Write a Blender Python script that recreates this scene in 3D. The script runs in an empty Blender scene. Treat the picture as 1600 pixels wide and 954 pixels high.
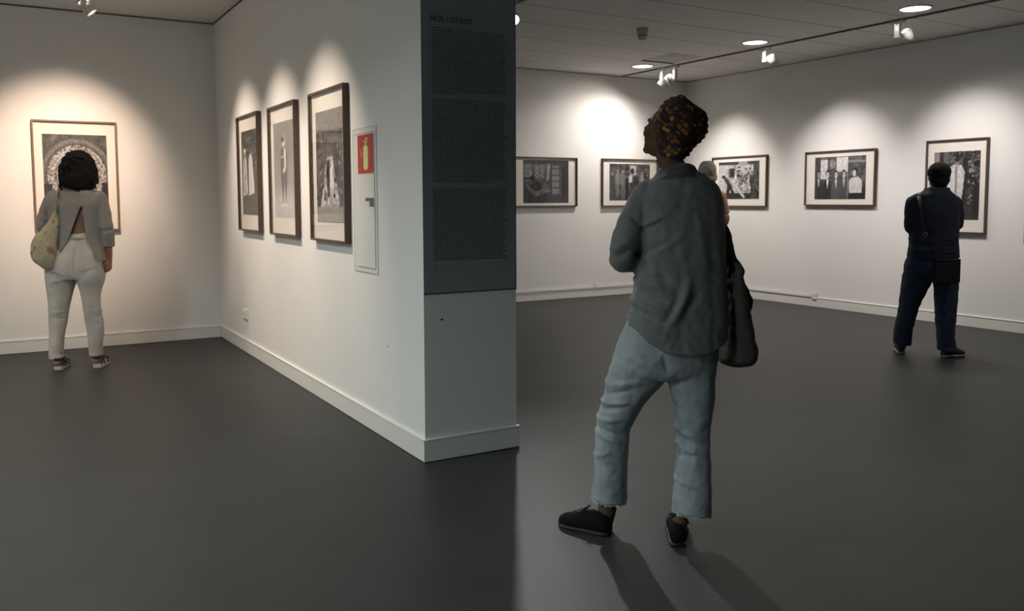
import bpy, bmesh, math, random
import numpy as np
from mathutils import Vector, Matrix, noise

random.seed(7); rng = np.random.default_rng(7)
PI = math.pi
SC = bpy.context.scene
COL = SC.collection

# ------------------------------------------------------------------ camera
F_PX, CY, YAW, PITCH, ROLL, EYE = 1348.77, 414.1, 0.5310, 0.0758, -0.0038, 1.38
cam_d = bpy.data.cameras.new('camera'); cam = bpy.data.objects.new('camera', cam_d); COL.objects.link(cam)
SC.camera = cam
cam_d.sensor_width = 36.0; cam_d.lens = F_PX / 1600 * 36
cam_d.shift_y = (CY - 477.0) / 1600
cam_d.clip_start = 0.05
vF = Vector((math.sin(YAW)*math.cos(PITCH), math.cos(YAW)*math.cos(PITCH), -math.sin(PITCH)))
vR = Vector((math.cos(YAW), -math.sin(YAW), 0)); vU = vR.cross(vF)
cR = vR*math.cos(ROLL) + vU*math.sin(ROLL); cU = -vR*math.sin(ROLL) + vU*math.cos(ROLL)
cam.matrix_world = Matrix(((cR.x, cU.x, -vF.x, 0), (cR.y, cU.y, -vF.y, 0), (cR.z, cU.z, -vF.z, EYE), (0, 0, 0, 1)))

# ------------------------------------------------------------------ world, exposure
SC.view_settings.view_transform = 'Standard'; SC.view_settings.look = 'None'
SC.view_settings.gamma = 1.0; SC.view_settings.use_curve_mapping = False
SC.view_settings.exposure = 0.35
world = bpy.data.worlds.new('world'); SC.world = world; world.use_nodes = True
world.node_tree.nodes['Background'].inputs[0].default_value = (0.02, 0.022, 0.025, 1)
world.node_tree.nodes['Background'].inputs[1].default_value = 1.0
SC.cycles.max_bounces = 8; SC.cycles.diffuse_bounces = 5
SC.cycles.sample_clamp_indirect = 4.0

WARM = (1.0, 0.84, 0.68); PEACH = (1.0, 0.75, 0.57); SOFT = (1.0, 0.935, 0.85); COOL = (0.89, 1.0, 0.98); PINK = (1.0, 0.92, 0.89); TEAL = (0.84, 1.0, 0.985)
SPOT_W = 112.0        # picture spots
DOWN_W = 14.0        # ceiling downlights
FILL_W = 88.0  # added fill light over the front of the left bay
KEY_W = 175.0
SPILL = 0.34        # weak wide light round each spot's beam
FLOOR_W = 5.0

# ------------------------------------------------------------------ room dimensions
CE = 3.127
XP, YN, TH = 1.865, 4.085, 0.559         # partition: left face, near end, thickness
YL, XR, YF = 8.993, 8.888, 9.963         # back wall of left bay, right wall, far wall
XL, Y0 = -3.6, -3.2
BH = 0.1217

# ------------------------------------------------------------------ helpers
def link(o, parent=None):
    COL.objects.link(o)
    if parent is not None: o.parent = parent
    return o
def tag(o, label=None, cat=None, group=None, kind=None):
    if label: o['label'] = label
    if cat: o['category'] = cat
    if group: o['group'] = group
    if kind: o['kind'] = kind
    return o
def empty(name, loc=(0, 0, 0), rz=0.0):
    o = bpy.data.objects.new(name, None); COL.objects.link(o)
    o.location = loc; o.rotation_euler = (0, 0, rz); o.empty_display_size = 0.1
    return o
def obj(name, bm, m, parent=None, smooth=False, bevel=0.0):
    me = bpy.data.meshes.new(name)
    if bevel > 0:
        bmesh.ops.bevel(bm, geom=list(bm.edges), offset=bevel, segments=2, affect='EDGES', profile=0.7)
    bmesh.ops.recalc_face_normals(bm, faces=bm.faces)
    bm.to_mesh(me); bm.free()
    if m is not None: me.materials.append(m)
    if smooth: me.polygons.foreach_set('use_smooth', [True]*len(me.polygons))
    o = bpy.data.objects.new(name, me)
    return link(o, parent)
def box(bm, x0, x1, y0, y1, z0, z1):
    vs = [bm.verts.new((x, y, z)) for z in (z0, z1) for y in (y0, y1) for x in (x0, x1)]
    for f in ((0, 2, 3, 1), (4, 5, 7, 6), (0, 1, 5, 4), (2, 6, 7, 3), (0, 4, 6, 2), (1, 3, 7, 5)):
        bm.faces.new([vs[i] for i in f])
def bx(*a):
    bm = bmesh.new(); box(bm, *a); return bm
def tube(bm, pts, rad, n=14, cap=True):
    """round tube through pts with radius per point (number or (ra, rb))"""
    pts = [Vector(p) for p in pts]
    rings = []; up = Vector((0.03, 0.02, 1)).normalized()
    for i, p in enumerate(pts):
        t = (pts[min(i+1, len(pts)-1)] - pts[max(i-1, 0)]).normalized()
        u = up - t*up.dot(t)
        if u.length < 0.15: u = Vector((0, 1, 0)) - t*t.y
        u.normalize(); v = t.cross(u)
        r = rad[i] if isinstance(rad, (list, tuple)) else rad
        ra, rb = r if isinstance(r, (list, tuple)) else (r, r)
        rings.append([bm.verts.new(p + v*math.cos(2*PI*k/n)*ra + u*math.sin(2*PI*k/n)*rb) for k in range(n)])
    for a, b in zip(rings, rings[1:]):
        for k in range(n): bm.faces.new((a[k], a[(k+1) % n], b[(k+1) % n], b[k]))
    if cap:
        bm.faces.new(rings[0][::-1]); bm.faces.new(rings[-1])
def ball(bm, c, r, rot=None, seg=16):
    r = r if isinstance(r, (list, tuple)) else (r, r, r)
    M = Matrix.Translation(Vector(c)) @ (rot if rot is not None else Matrix.Identity(4)) @ Matrix.Diagonal((r[0], r[1], r[2], 1))
    bmesh.ops.create_uvsphere(bm, u_segments=seg, v_segments=max(8, seg*2//3), radius=1.0, matrix=M)
def limb(bm, pts, rad, n=14):
    """tube with round ends and finer in-between points"""
    P = [Vector(p) for p in pts]; Q = []; R = []
    for i in range(len(P)-1):
        for k in range(5):
            t = k/5
            p0 = P[max(i-1, 0)]; p1 = P[i]; p2 = P[i+1]; p3 = P[min(i+2, len(P)-1)]
            Q.append(0.5*((2*p1) + (p2-p0)*t + (2*p0-5*p1+4*p2-p3)*t*t + (3*p1-p0-3*p2+p3)*t*t*t)); R.append(rad[i]*(1-t) + rad[i+1]*t)
    Q.append(P[-1]); R.append(rad[-1])
    tube(bm, Q, R, n)
    ball(bm, P[0], rad[0]*0.98); ball(bm, P[-1], rad[-1]*0.98)
def loft(bm, rows, n=32, ex=2.3):
    """rows: (a_center, d_center, z, half_a, half_d) stacked horizontal superellipse rings, closed at both ends"""
    rings = []
    for (a, d, z, ha, hd) in rows:
        ring = []
        for k in range(n):
            t = 2*PI*k/n; c, s = math.cos(t), math.sin(t)
            x = math.copysign(abs(c)**(2/ex), c)*ha; y = math.copysign(abs(s)**(2/ex), s)*hd
            ring.append(bm.verts.new((a+x, d+y, z)))
        rings.append(ring)
    for a, b in zip(rings, rings[1:]):
        for k in range(n): bm.faces.new((a[k], a[(k+1) % n], b[(k+1) % n], b[k]))
    bm.faces.new(rings[0][::-1]); bm.faces.new(rings[-1])
def dense(rows, m=4):
    """smooth in-between rows (Catmull-Rom on every column)"""
    A = np.array(rows, float); out = []
    for i in range(len(A)-1):
        p0, p1, p2, p3 = A[max(i-1, 0)], A[i], A[i+1], A[min(i+2, len(A)-1)]
        for k in range(m):
            t = k/m
            out.append(0.5*((2*p1) + (p2-p0)*t + (2*p0-5*p1+4*p2-p3)*t*t + (3*p1-p0-3*p2+p3)*t**3))
    out.append(A[-1]); return [tuple(r) for r in out]

def remesh(bm, voxel, smooth=4, fac=0.5, disp=None, cut=None, solid=0.0, edge_smooth=6):
    me = bpy.data.meshes.new('work'); bmesh.ops.recalc_face_normals(bm, faces=bm.faces); bm.to_mesh(me); bm.free()
    o = bpy.data.objects.new('work', me); COL.objects.link(o)
    md = o.modifiers.new('r', 'REMESH'); md.mode = 'VOXEL'; md.voxel_size = voxel; md.adaptivity = 0
    if smooth:
        s = o.modifiers.new('s', 'SMOOTH'); s.factor = fac; s.iterations = smooth
    dg = bpy.context.evaluated_depsgraph_get(); ev = o.evaluated_get(dg)
    me2 = bpy.data.meshes.new_from_object(ev)
    bpy.data.objects.remove(o); bpy.data.meshes.remove(me)
    b = bmesh.new(); b.from_mesh(me2); bpy.data.meshes.remove(me2)
    b.normal_update()
    if disp:
        mv = [(v, v.normal.copy()*disp(v.co, v.normal)) for v in b.verts]
        for v, dlt in mv: v.co += dlt
        b.normal_update()
    if cut:
        dele = [v for v in b.verts if cut(v.co, v.normal)]
        bmesh.ops.delete(b, geom=dele, context='VERTS')
        for _ in range(edge_smooth):
            be = [e for e in b.edges if e.is_boundary]
            nb = {}
            for e in be:
                nb.setdefault(e.verts[0], []).append(e.verts[1]); nb.setdefault(e.verts[1], []).append(e.verts[0])
            new = {v: (v.co*0.4 + sum((w.co for w in ns), Vector())/len(ns)*0.6) for v, ns in nb.items() if len(ns) == 2}
            for v, c in new.items(): v.co = c
        b.normal_update()
    if solid > 0:
        bmesh.ops.solidify(b, geom=b.faces[:], thickness=solid)
    return b
def nz(p, s=1.0, off=0.0):
    return noise.noise(Vector((p[0]*s+off, p[1]*s+off*1.7, p[2]*s-off)))
def creases(lines):
    """lines: (a0,z0,a1,z1,width,amp): ridge (+) or valley (-) drawn on the side that faces the viewer's side (-d)"""
    def f(co, n):
        if n.y > 0.25: return 0.0
        s = 0.0
        for (a0, z0, a1, z1, w, amp) in lines:
            dx, dz = a1-a0, z1-z0; L2 = dx*dx+dz*dz
            t = max(0, min(1, ((co.x-a0)*dx + (co.z-z0)*dz)/L2))
            q = (co.x-a0-t*dx)**2 + (co.z-z0-t*dz)**2
            if q < 9*w*w: s += amp*math.exp(-q/(w*w))*min(1, 1.2-abs(t-0.5)*1.6)
        return s
    return f

# ------------------------------------------------------------------ materials
def mat(name, col, rough=0.7, metal=0.0, spec=0.5, bump=0.0, bscale=200.0, var=0.0, vscale=3.0, sheen=0.0, emit=None, estr=0.0, stretch=(1, 1, 1)):
    m = bpy.data.materials.new(name); m.use_nodes = True
    nt = m.node_tree; b = nt.nodes['Principled BSDF']
    b.inputs['Base Color'].default_value = (*col, 1); b.inputs['Roughness'].default_value = rough
    b.inputs['Metallic'].default_value = metal; b.inputs['Specular IOR Level'].default_value = spec
    if sheen: b.inputs['Sheen Weight'].default_value = sheen
    if emit:
        b.inputs['Emission Color'].default_value = (*emit, 1); b.inputs['Emission Strength'].default_value = estr
    tc = nt.nodes.new('ShaderNodeTexCoord')
    mp = nt.nodes.new('ShaderNodeMapping'); mp.inputs['Scale'].default_value = stretch
    nt.links.new(tc.outputs['Object'], mp.inputs['Vector'])
    if var:
        n = nt.nodes.new('ShaderNodeTexNoise'); n.inputs['Scale'].default_value = vscale; n.inputs['Detail'].default_value = 5
        nt.links.new(mp.outputs[0], n.inputs['Vector'])
        r = nt.nodes.new('ShaderNodeMapRange'); r.inputs['From Min'].default_value = 0.3; r.inputs['From Max'].default_value = 0.7
        r.inputs['To Min'].default_value = 1-var; r.inputs['To Max'].default_value = 1+var
        nt.links.new(n.outputs['Fac'], r.inputs['Value'])
        mx = nt.nodes.new('ShaderNodeVectorMath'); mx.operation = 'SCALE'; mx.inputs[0].default_value = col
        nt.links.new(r.outputs[0], mx.inputs['Scale']); nt.links.new(mx.outputs[0], b.inputs['Base Color'])
    if bump:
        n2 = nt.nodes.new('ShaderNodeTexNoise'); n2.inputs['Scale'].default_value = bscale; n2.inputs['Detail'].default_value = 3
        nt.links.new(mp.outputs[0], n2.inputs['Vector'])
        bp = nt.nodes.new('ShaderNodeBump'); bp.inputs['Strength'].default_value = bump; bp.inputs['Distance'].default_value = 0.004
        nt.links.new(n2.outputs['Fac'], bp.inputs['Height']); nt.links.new(bp.outputs[0], b.inputs['Normal'])
    return m
M = {}
M['wall'] = mat('wall_paint', (0.77, 0.755, 0.74), 0.75, bump=0.06, bscale=90, var=0.015, vscale=1.2)
M['base'] = mat('skirting_paint', (0.74, 0.72, 0.69), 0.5)
M['basetop'] = mat('skirting_edge_paint', (0.82, 0.81, 0.78), 0.4)
M['floor'] = mat('grey_vinyl', (0.036, 0.0385, 0.038), 0.50, spec=0.30, bump=0.08, bscale=120, var=0.10, vscale=2.5)
M['slate'] = mat('slate_vinyl', (0.255, 0.272, 0.300), 0.6, spec=0.3, var=0.03)
M['ink'] = mat('black_lettering', (0.055, 0.062, 0.072), 0.6)
M['frame'] = mat('brown_frame_wood', (0.085, 0.050, 0.036), 0.45, var=0.25, vscale=30, stretch=(1, 1, 6))
M['walnut'] = mat('light_walnut_wood', (0.20, 0.115, 0.075), 0.45, var=0.25, vscale=30, stretch=(1, 1, 6))
M['mat'] = mat('cream_mount_board', (0.80, 0.76, 0.70), 0.85)
M['white'] = mat('white_metal', (0.52, 0.52, 0.50), 0.4)
M['plastic'] = mat('white_plastic', (0.80, 0.79, 0.76), 0.35)
M['dark'] = mat('dark_gap', (0.03, 0.028, 0.025), 0.7)
M['trk'] = mat('dark_track', (0.09, 0.085, 0.078), 0.6)
M['softline'] = mat('grey_shadow_bead', (0.34, 0.33, 0.31), 0.7)
M['chrome'] = mat('chrome', (0.35, 0.35, 0.36), 0.25, metal=0.9)
M['red'] = mat('red_sign', (0.50, 0.045, 0.035), 0.5)
M['lime'] = mat('pale_lime_print', (0.72, 0.70, 0.34), 0.5)
M['cabinet'] = mat('painted_metal_door', (0.70, 0.70, 0.68), 0.45)
M['holes'] = mat('socket_hole', (0.10, 0.09, 0.08), 0.6)
M['smudge'] = mat('dark_smudge', (0.03, 0.03, 0.03), 0.8)

def ceiling_mat():
    m = mat('ceiling_panels', (0.50, 0.48, 0.46), 0.7)
    nt = m.node_tree; b = nt.nodes['Principled BSDF']
    tc = nt.nodes.new('ShaderNodeTexCoord'); sp = nt.nodes.new('ShaderNodeSeparateXYZ'); nt.links.new(tc.outputs['Object'], sp.inputs[0])
    def mth(op, a, c):
        n = nt.nodes.new('ShaderNodeMath'); n.operation = op
        if isinstance(a, (int, float)): n.inputs[0].default_value = a
        else: nt.links.new(a, n.inputs[0])
        if isinstance(c, (int, float)): n.inputs[1].default_value = c
        else: nt.links.new(c, n.inputs[1])
        return n.outputs[0]
    y = mth('SUBTRACT', sp.outputs['Y'], 5.395); f = mth('PINGPONG', y, 0.3375)
    ln = mth('LESS_THAN', f, 0.007)
    x = mth('SUBTRACT', sp.outputs['X'], 7.65)
    inr = mth('GREATER_THAN', sp.outputs['X'], 2.2)
    line = mth('MULTIPLY', ln, inr)
    n2 = nt.nodes.new('ShaderNodeTexNoise'); n2.inputs['Scale'].default_value = 0.9; nt.links.new(tc.outputs['Object'], n2.inputs['Vector'])
    mr = nt.nodes.new('ShaderNodeMapRange'); mr.inputs['To Min'].default_value = 0.74; mr.inputs['To Max'].default_value = 0.80
    nt.links.new(n2.outputs['Fac'], mr.inputs['Value'])
    cb = nt.nodes.new('ShaderNodeCombineColor')
    nt.links.new(mr.outputs[0], cb.inputs[0]); nt.links.new(mth('MULTIPLY', mr.outputs[0], 0.97), cb.inputs[1]); nt.links.new(mth('MULTIPLY', mr.outputs[0], 0.93), cb.inputs[2])
    mx = nt.nodes.new('ShaderNodeMix'); mx.data_type = 'RGBA'
    nt.links.new(line, mx.inputs['Factor']); nt.links.new(cb.outputs[0], mx.inputs[6]); mx.inputs[7].default_value = (0.20, 0.19, 0.18, 1)
    nt.links.new(mx.outputs[2], b.inputs['Base Color'])
    return m
M['ceil'] = ceiling_mat()

def glass_mat():
    m = bpy.data.materials.new('picture_glass'); m.use_nodes = True; nt = m.node_tree; nt.nodes.clear()
    o = nt.nodes.new('ShaderNodeOutputMaterial'); mix = nt.nodes.new('ShaderNodeMixShader')
    t = nt.nodes.new('ShaderNodeBsdfTransparent'); g = nt.nodes.new('ShaderNodeBsdfGlossy'); g.inputs['Roughness'].default_value = 0.0
    f = nt.nodes.new('ShaderNodeFresnel'); f.inputs['IOR'].default_value = 1.5
    ge = nt.nodes.new('ShaderNodeNewGeometry'); iv = nt.nodes.new('ShaderNodeMath'); iv.operation = 'SUBTRACT'; iv.inputs[0].default_value = 1.0; nt.links.new(ge.outputs['Backfacing'], iv.inputs[1])
    mu = nt.nodes.new('ShaderNodeMath'); mu.operation = 'MULTIPLY'; nt.links.new(f.outputs[0], mu.inputs[0]); nt.links.new(iv.outputs[0], mu.inputs[1]); nt.links.new(mu.outputs[0], mix.inputs[0]); nt.links.new(t.outputs[0], mix.inputs[1]); nt.links.new(g.outputs[0], mix.inputs[2]); nt.links.new(mix.outputs[0], o.inputs[0])
    return m
M['glass'] = glass_mat()
def emit_mat(name, col, s):
    m = bpy.data.materials.new(name); m.use_nodes = True; nt = m.node_tree; nt.nodes.clear()
    o = nt.nodes.new('ShaderNodeOutputMaterial'); e = nt.nodes.new('ShaderNodeEmission')
    e.inputs[0].default_value = (*col, 1); e.inputs[1].default_value = s; nt.links.new(e.outputs[0], o.inputs[0]); return m
M['lampface'] = emit_mat('lit_diffuser', (1.0, 0.96, 0.88), 3.0)
M['lens'] = emit_mat('lit_lens', (1.0, 0.90, 0.74), 6.0)
def print_mat():
    m = bpy.data.materials.new('photographic_print'); m.use_nodes = True; nt = m.node_tree; b = nt.nodes['Principled BSDF']
    a = nt.nodes.new('ShaderNodeAttribute'); a.attribute_name = 'Tone'; nt.links.new(a.outputs['Color'], b.inputs['Base Color']); b.inputs['Roughness'].default_value = 0.5
    return m
M['print'] = print_mat()

# ------------------------------------------------------------------ room shell
def struct(name, bm, m, parent=None):
    o = obj(name, bm, m, parent)
    if parent is None: o['kind'] = 'structure'
    return o
W = 0.12
struct('floor', bx(XL-W, XR+W, Y0-W, YF+W, -0.1, 0.0), M['floor'])
struct('ceiling', bx(XL-W, XR+W, Y0-W, YF+W, CE, CE+0.1), M['ceil'])
struct('wall_left', bx(XL-W, XL, Y0, YL, 0, CE), M['wall'])
struct('wall_back', bx(XL-W, XP, YL, YL+W, 0, CE), M['wall'])
struct('wall_partition', bx(XP, XP+TH, YN, YF+W, 0, CE), M['wall'])
struct('wall_far', bx(XP+TH, XR+W, YF, YF+W, 0, CE), M['wall'])
struct('wall_right', bx(XR, XR+W, Y0-W, YF, 0, CE), M['wall'])
struct('wall_near', bx(XL-W, XR, Y0-W, Y0, 0, CE), mat('dark_front_wall', (0.07, 0.075, 0.08), 0.5))

def baseboard(name, p0, p1, n, h=BH, t=0.012):
    """board from p0 to p1 along a wall, n = unit vector into the room"""
    p0 = Vector((*p0, 0)); p1 = Vector((*p1, 0)); n = Vector((*n, 0))
    def sec(bm, z0, z1, tt):
        vs = []
        for z in (z0, z1):
            for q in (p0, p1, p1+n*tt, p0+n*tt): vs.append(bm.verts.new((q.x, q.y, z)))
        for f in ((3, 2, 1, 0), (4, 5, 6, 7), (0, 1, 5, 4), (1, 2, 6, 5), (2, 3, 7, 6), (3, 0, 4, 7)): bm.faces.new([vs[i] for i in f])
    b = bmesh.new(); sec(b, 0.004, h-0.006, t); o = struct(name, b, M['base'])
    b = bmesh.new(); sec(b, h-0.006, h, t+0.004); obj('top_edge', b, M['basetop'], o)
    b = bmesh.new(); sec(b, 0.0, 0.004, t-0.004); obj('shadow_gap', b, M['dark'], o)
baseboard('baseboard_back', (XL, YL), (XP-0.016, YL), (0, -1))
baseboard('baseboard_partition', (XP, YN-0.012), (XP, YL), (-1, 0))
baseboard('baseboard_end', (XP, YN), (XP+TH, YN), (0, -1))
baseboard('baseboard_passage', (XP+TH, YN-0.012), (XP+TH, YF), (1, 0))
baseboard('baseboard_far', (XP+TH+0.016, YF), (XR, YF), (0, -1))
baseboard('baseboard_right', (XR, Y0), (XR, YF-0.016), (-1, 0))
baseboard('baseboard_left', (XL, Y0), (XL, YL), (1, 0))
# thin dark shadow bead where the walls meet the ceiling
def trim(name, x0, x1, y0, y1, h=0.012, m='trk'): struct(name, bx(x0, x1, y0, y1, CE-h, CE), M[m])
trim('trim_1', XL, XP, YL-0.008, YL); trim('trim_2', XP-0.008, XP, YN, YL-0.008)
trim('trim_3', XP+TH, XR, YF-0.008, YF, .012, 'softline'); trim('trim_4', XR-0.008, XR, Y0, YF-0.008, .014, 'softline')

# ------------------------------------------------------------------ lighting tracks, downlights, spots
def track(x, y0, y1, label):
    o = obj('lighting_track', bx(x-0.017, x+0.017, y0, y1, CE-0.014, CE+0.001), M['trk'])
    tag(o, label, 'track'); return o
track(7.65, -2.0, YF-0.05, 'dark lighting track running along ceiling parallel to right wall')
track(0.65, 3.0, YL-0.35, 'lighting track on ceiling above left bay, beyond top of picture')
track(4.0, 1.0, YF-0.35, 'lighting track on ceiling just behind the text panel pillar')

def disc(bm, r, z, n=40, r_in=0.0):
    o = [bm.verts.new((math.cos(2*PI*k/n)*r, math.sin(2*PI*k/n)*r, z)) for k in range(n)]
    if r_in <= 0: bm.faces.new(o)
    else:
        i = [bm.verts.new((math.cos(2*PI*k/n)*r_in, math.sin(2*PI*k/n)*r_in, z)) for k in range(n)]
        for k in range(n): bm.faces.new((o[k], o[(k+1) % n], i[(k+1) % n], i[k]))
def ring_prof(bm, prof, n=40):
    rings = [[bm.verts.new((math.cos(2*PI*k/n)*r, math.sin(2*PI*k/n)*r, z)) for k in range(n)] for r, z in prof]
    for a, b in zip(rings, rings[1:]):
        for k in range(n): bm.faces.new((a[k], a[(k+1) % n], b[(k+1) % n], b[k]))
    return rings
def downlight(x, y, label, w, col=SOFT, r=0.135, group=None):
    e = empty('downlight', (x, y, CE)); tag(e, label, 'ceiling light', group)
    b = bmesh.new(); ring_prof(b, [(r+0.014, 0.0), (r+0.014, -0.006), (r, -0.008), (r-0.004, 0.0)]); obj('trim_ring', b, M['white'], e, True)
    b = bmesh.new(); disc(b, r-0.003, -0.004); obj('diffuser', b, M['lampface'], e)
    L = bpy.data.lights.new('downlight_lamp', 'AREA'); L.shape = 'DISK'; L.size = r*1.8; L.energy = w; L.color = col; L.spread = math.radians(150)
    lo = bpy.data.objects.new('downlight_lamp', L); link(lo, e); lo.location = (0, 0, -0.012)
    return e
downlight(7.34, 9.08, 'lit round downlight nearest the far corner, beside the two close spotlights', DOWN_W)
downlight(7.34, 7.10, 'lit round downlight in the middle of the visible row of three', DOWN_W)
downlight(7.34, 5.12, 'lit round downlight nearest the viewer, top right of picture', DOWN_W)
G = 'downlights beyond the edge of the picture'
for x, y, w, c, lab in ((3.0, 5.12, FLOOR_W, COOL, 'round downlight outside the picture, over the passage right of the partition'), (-1.7, 7.35, 20, WARM, 'round downlight outside the picture, over the back of the left bay'),
                        (-1.3, 4.4, 48, COOL, 'added fill light outside the picture, over the middle of the left bay'), (-2.7, 1.6, FILL_W, TEAL, 'added fill light outside the picture, over the front of the left bay'), (7.34, 3.14, 9, SOFT, 'round downlight outside the picture, next in the row along the right wall')):  # middle and front left-bay lamps are fill added for the partition and woman
    downlight(x, y, lab, w, c, group=G)

def spotlight(x, y, target, w, label, col=WARM, angle=52, blend=0.9, style='drum', side_off=0.10, size=0.035, drop=0.0):
    """adapter box on the track, stem, tilted drum head with lit lens"""
    e = empty('track_spotlight', (x, y, CE-0.012)); tag(e, label, 'spotlight')
    b = bmesh.new(); box(b, -0.022, 0.022, -0.075, 0.075, -0.028, 0.0); obj('track_adapter', b, M['white'], e, bevel=0.003)
    b = bmesh.new(); box(b, -0.02, 0.02, -0.028, 0.028, -0.165-drop, -0.024); obj('driver_box', b, M['white'], e, bevel=0.004)
    hz = -0.135-drop
    T = Vector(target) - Vector((x, y, CE-0.012+hz)); d = T.normalized()
    side = Vector((0, 0, 1)).cross(d); side = side.normalized() if side.length > 0.01 else Vector((1, 0, 0))
    hc = Vector((0, 0, hz)) + d*0.03 + side*side_off
    q = d.to_track_quat('-Z', 'Y').to_matrix().to_4x4()
    b = bmesh.new(); tube(b, [Vector((0, 0, hz)) + side*(0.015 if side_off > 0 else -0.015), hc], 0.009, 10); obj('bracket', b, M['chrome'], e, True)
    b = bmesh.new(); ring_prof(b, [(0.001, 0.062), (0.042, 0.062), (0.048, 0.054), (0.05, -0.055), (0.046, -0.055), (0.043, -0.04)]); b.transform(Matrix.Translation(hc) @ q)
    hd = obj('lamp_head', b, M['white'], e, True)
    b = bmesh.new(); disc(b, 0.043, -0.040); b.transform(Matrix.Translation(hc) @ q); obj('lens', b, M['lens'], e)
    if w:
        L = bpy.data.lights.new('spot_lamp', 'SPOT'); L.energy = w; L.color = col; L.spot_size = math.radians(angle); L.spot_blend = blend; L.shadow_soft_size = size
        lo = bpy.data.objects.new('spot_lamp', L); link(lo, e)
        lo.matrix_local = Matrix.Translation(hc + d*0.062) @ q
        L2 = bpy.data.lights.new('spill_lamp', 'SPOT'); L2.energy = w*SPILL; L2.color = col; L2.spot_size = math.radians(150); L2.spot_blend = 1.0; L2.shadow_soft_size = 0.045
        l2 = bpy.data.objects.new('spill_lamp', L2); link(l2, e); l2.matrix_local = lo.matrix_local.copy()
    return e
# right bay, track at x = 7.65
spotlight(7.65, 9.05, (6.85, YF, 1.45), SPOT_W*0.50, 'bright track spotlight nearest the far wall, left of its twin', SOFT, 128, 1.0, side_off=-0.14)
spotlight(7.65, 8.80, (XR, 8.86, 1.45), SPOT_W*0.85, 'second track spotlight from the far wall, right of its bright twin', SOFT, 74, 1.0, side_off=0.11)
spotlight(7.65, 7.24, (XR, 7.20, 1.4), SPOT_W*0.75, 'track spotlight hanging alone above the group portrait photograph', PINK, 76, 1.0, side_off=-0.10)
spotlight(7.65, 5.52, (XR, 5.60, 1.4), SPOT_W*0.68, 'dim track spotlight hanging above the man in navy', PINK, 76, 1.0, side_off=-0.10)
# left bay, track at x = 0.65
spotlight(0.62, 7.86, (XP, 7.62, 1.40), SPOT_W*1.10, 'track spotlight shining at top left of picture', WARM, 62, 1.0)
spotlight(0.65, 7.25, (0.60, YL, 1.62), SPOT_W*2.0, 'track spotlight above the arch photograph on the back wall, out of picture', PEACH, 56, 1.0)
for yy, lab, k in ((6.58, 'middle', 1.10), (5.52, 'nearest', 1.05)):
    spotlight(0.65, yy-0.02, (XP, yy, 1.40), SPOT_W*k, 'track spotlight above the %s tall photograph on the partition, out of picture' % lab, WARM, 62, 1.0)
# middle track
spotlight(3.84, 6.70, (1.9, 1.9, 0.0), KEY_W, 'track spotlight peeking out beside top of the text panel pillar', (0.95, 1.0, 0.94), 64, 1.0, size=0.05)
# smaller ceiling fittings
e = empty('smoke_detector', (5.737, 7.10, CE)); tag(e, 'round grey smoke detector on right bay ceiling', 'smoke detector')
b = bmesh.new(); ring_prof(b, [(0.001, 0), (0.060, 0), (0.060, -0.030), (0.054, -0.068), (0.050, -0.072)]); obj('base', b, M['white'], e, True)
b = bmesh.new(); ring_prof(b, [(0.046, -0.070), (0.046, -0.080)]); obj('vent_slot', b, M['dark'], e, True)
b = bmesh.new(); ring_prof(b, [(0.048, -0.079), (0.044, -0.108), (0.034, -0.118), (0.001, -0.120)]); obj('sensor_head', b, M['white'], e, True)
e = empty('ceiling_hatch', (7.26, 8.40, CE)); tag(e, 'square access hatch in ceiling left of the dark track', 'hatch')
obj('panel', bx(-0.24, 0.24, -0.27, 0.27, -0.003, -0.001), mat('hatch_grey', (0.52, 0.50, 0.47), 0.7), e); 
b = bmesh.new(); box(b, -0.25, 0.25, 0.27, 0.28, -0.014, 0); obj('rim', b, M['trk'], e)

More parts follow.
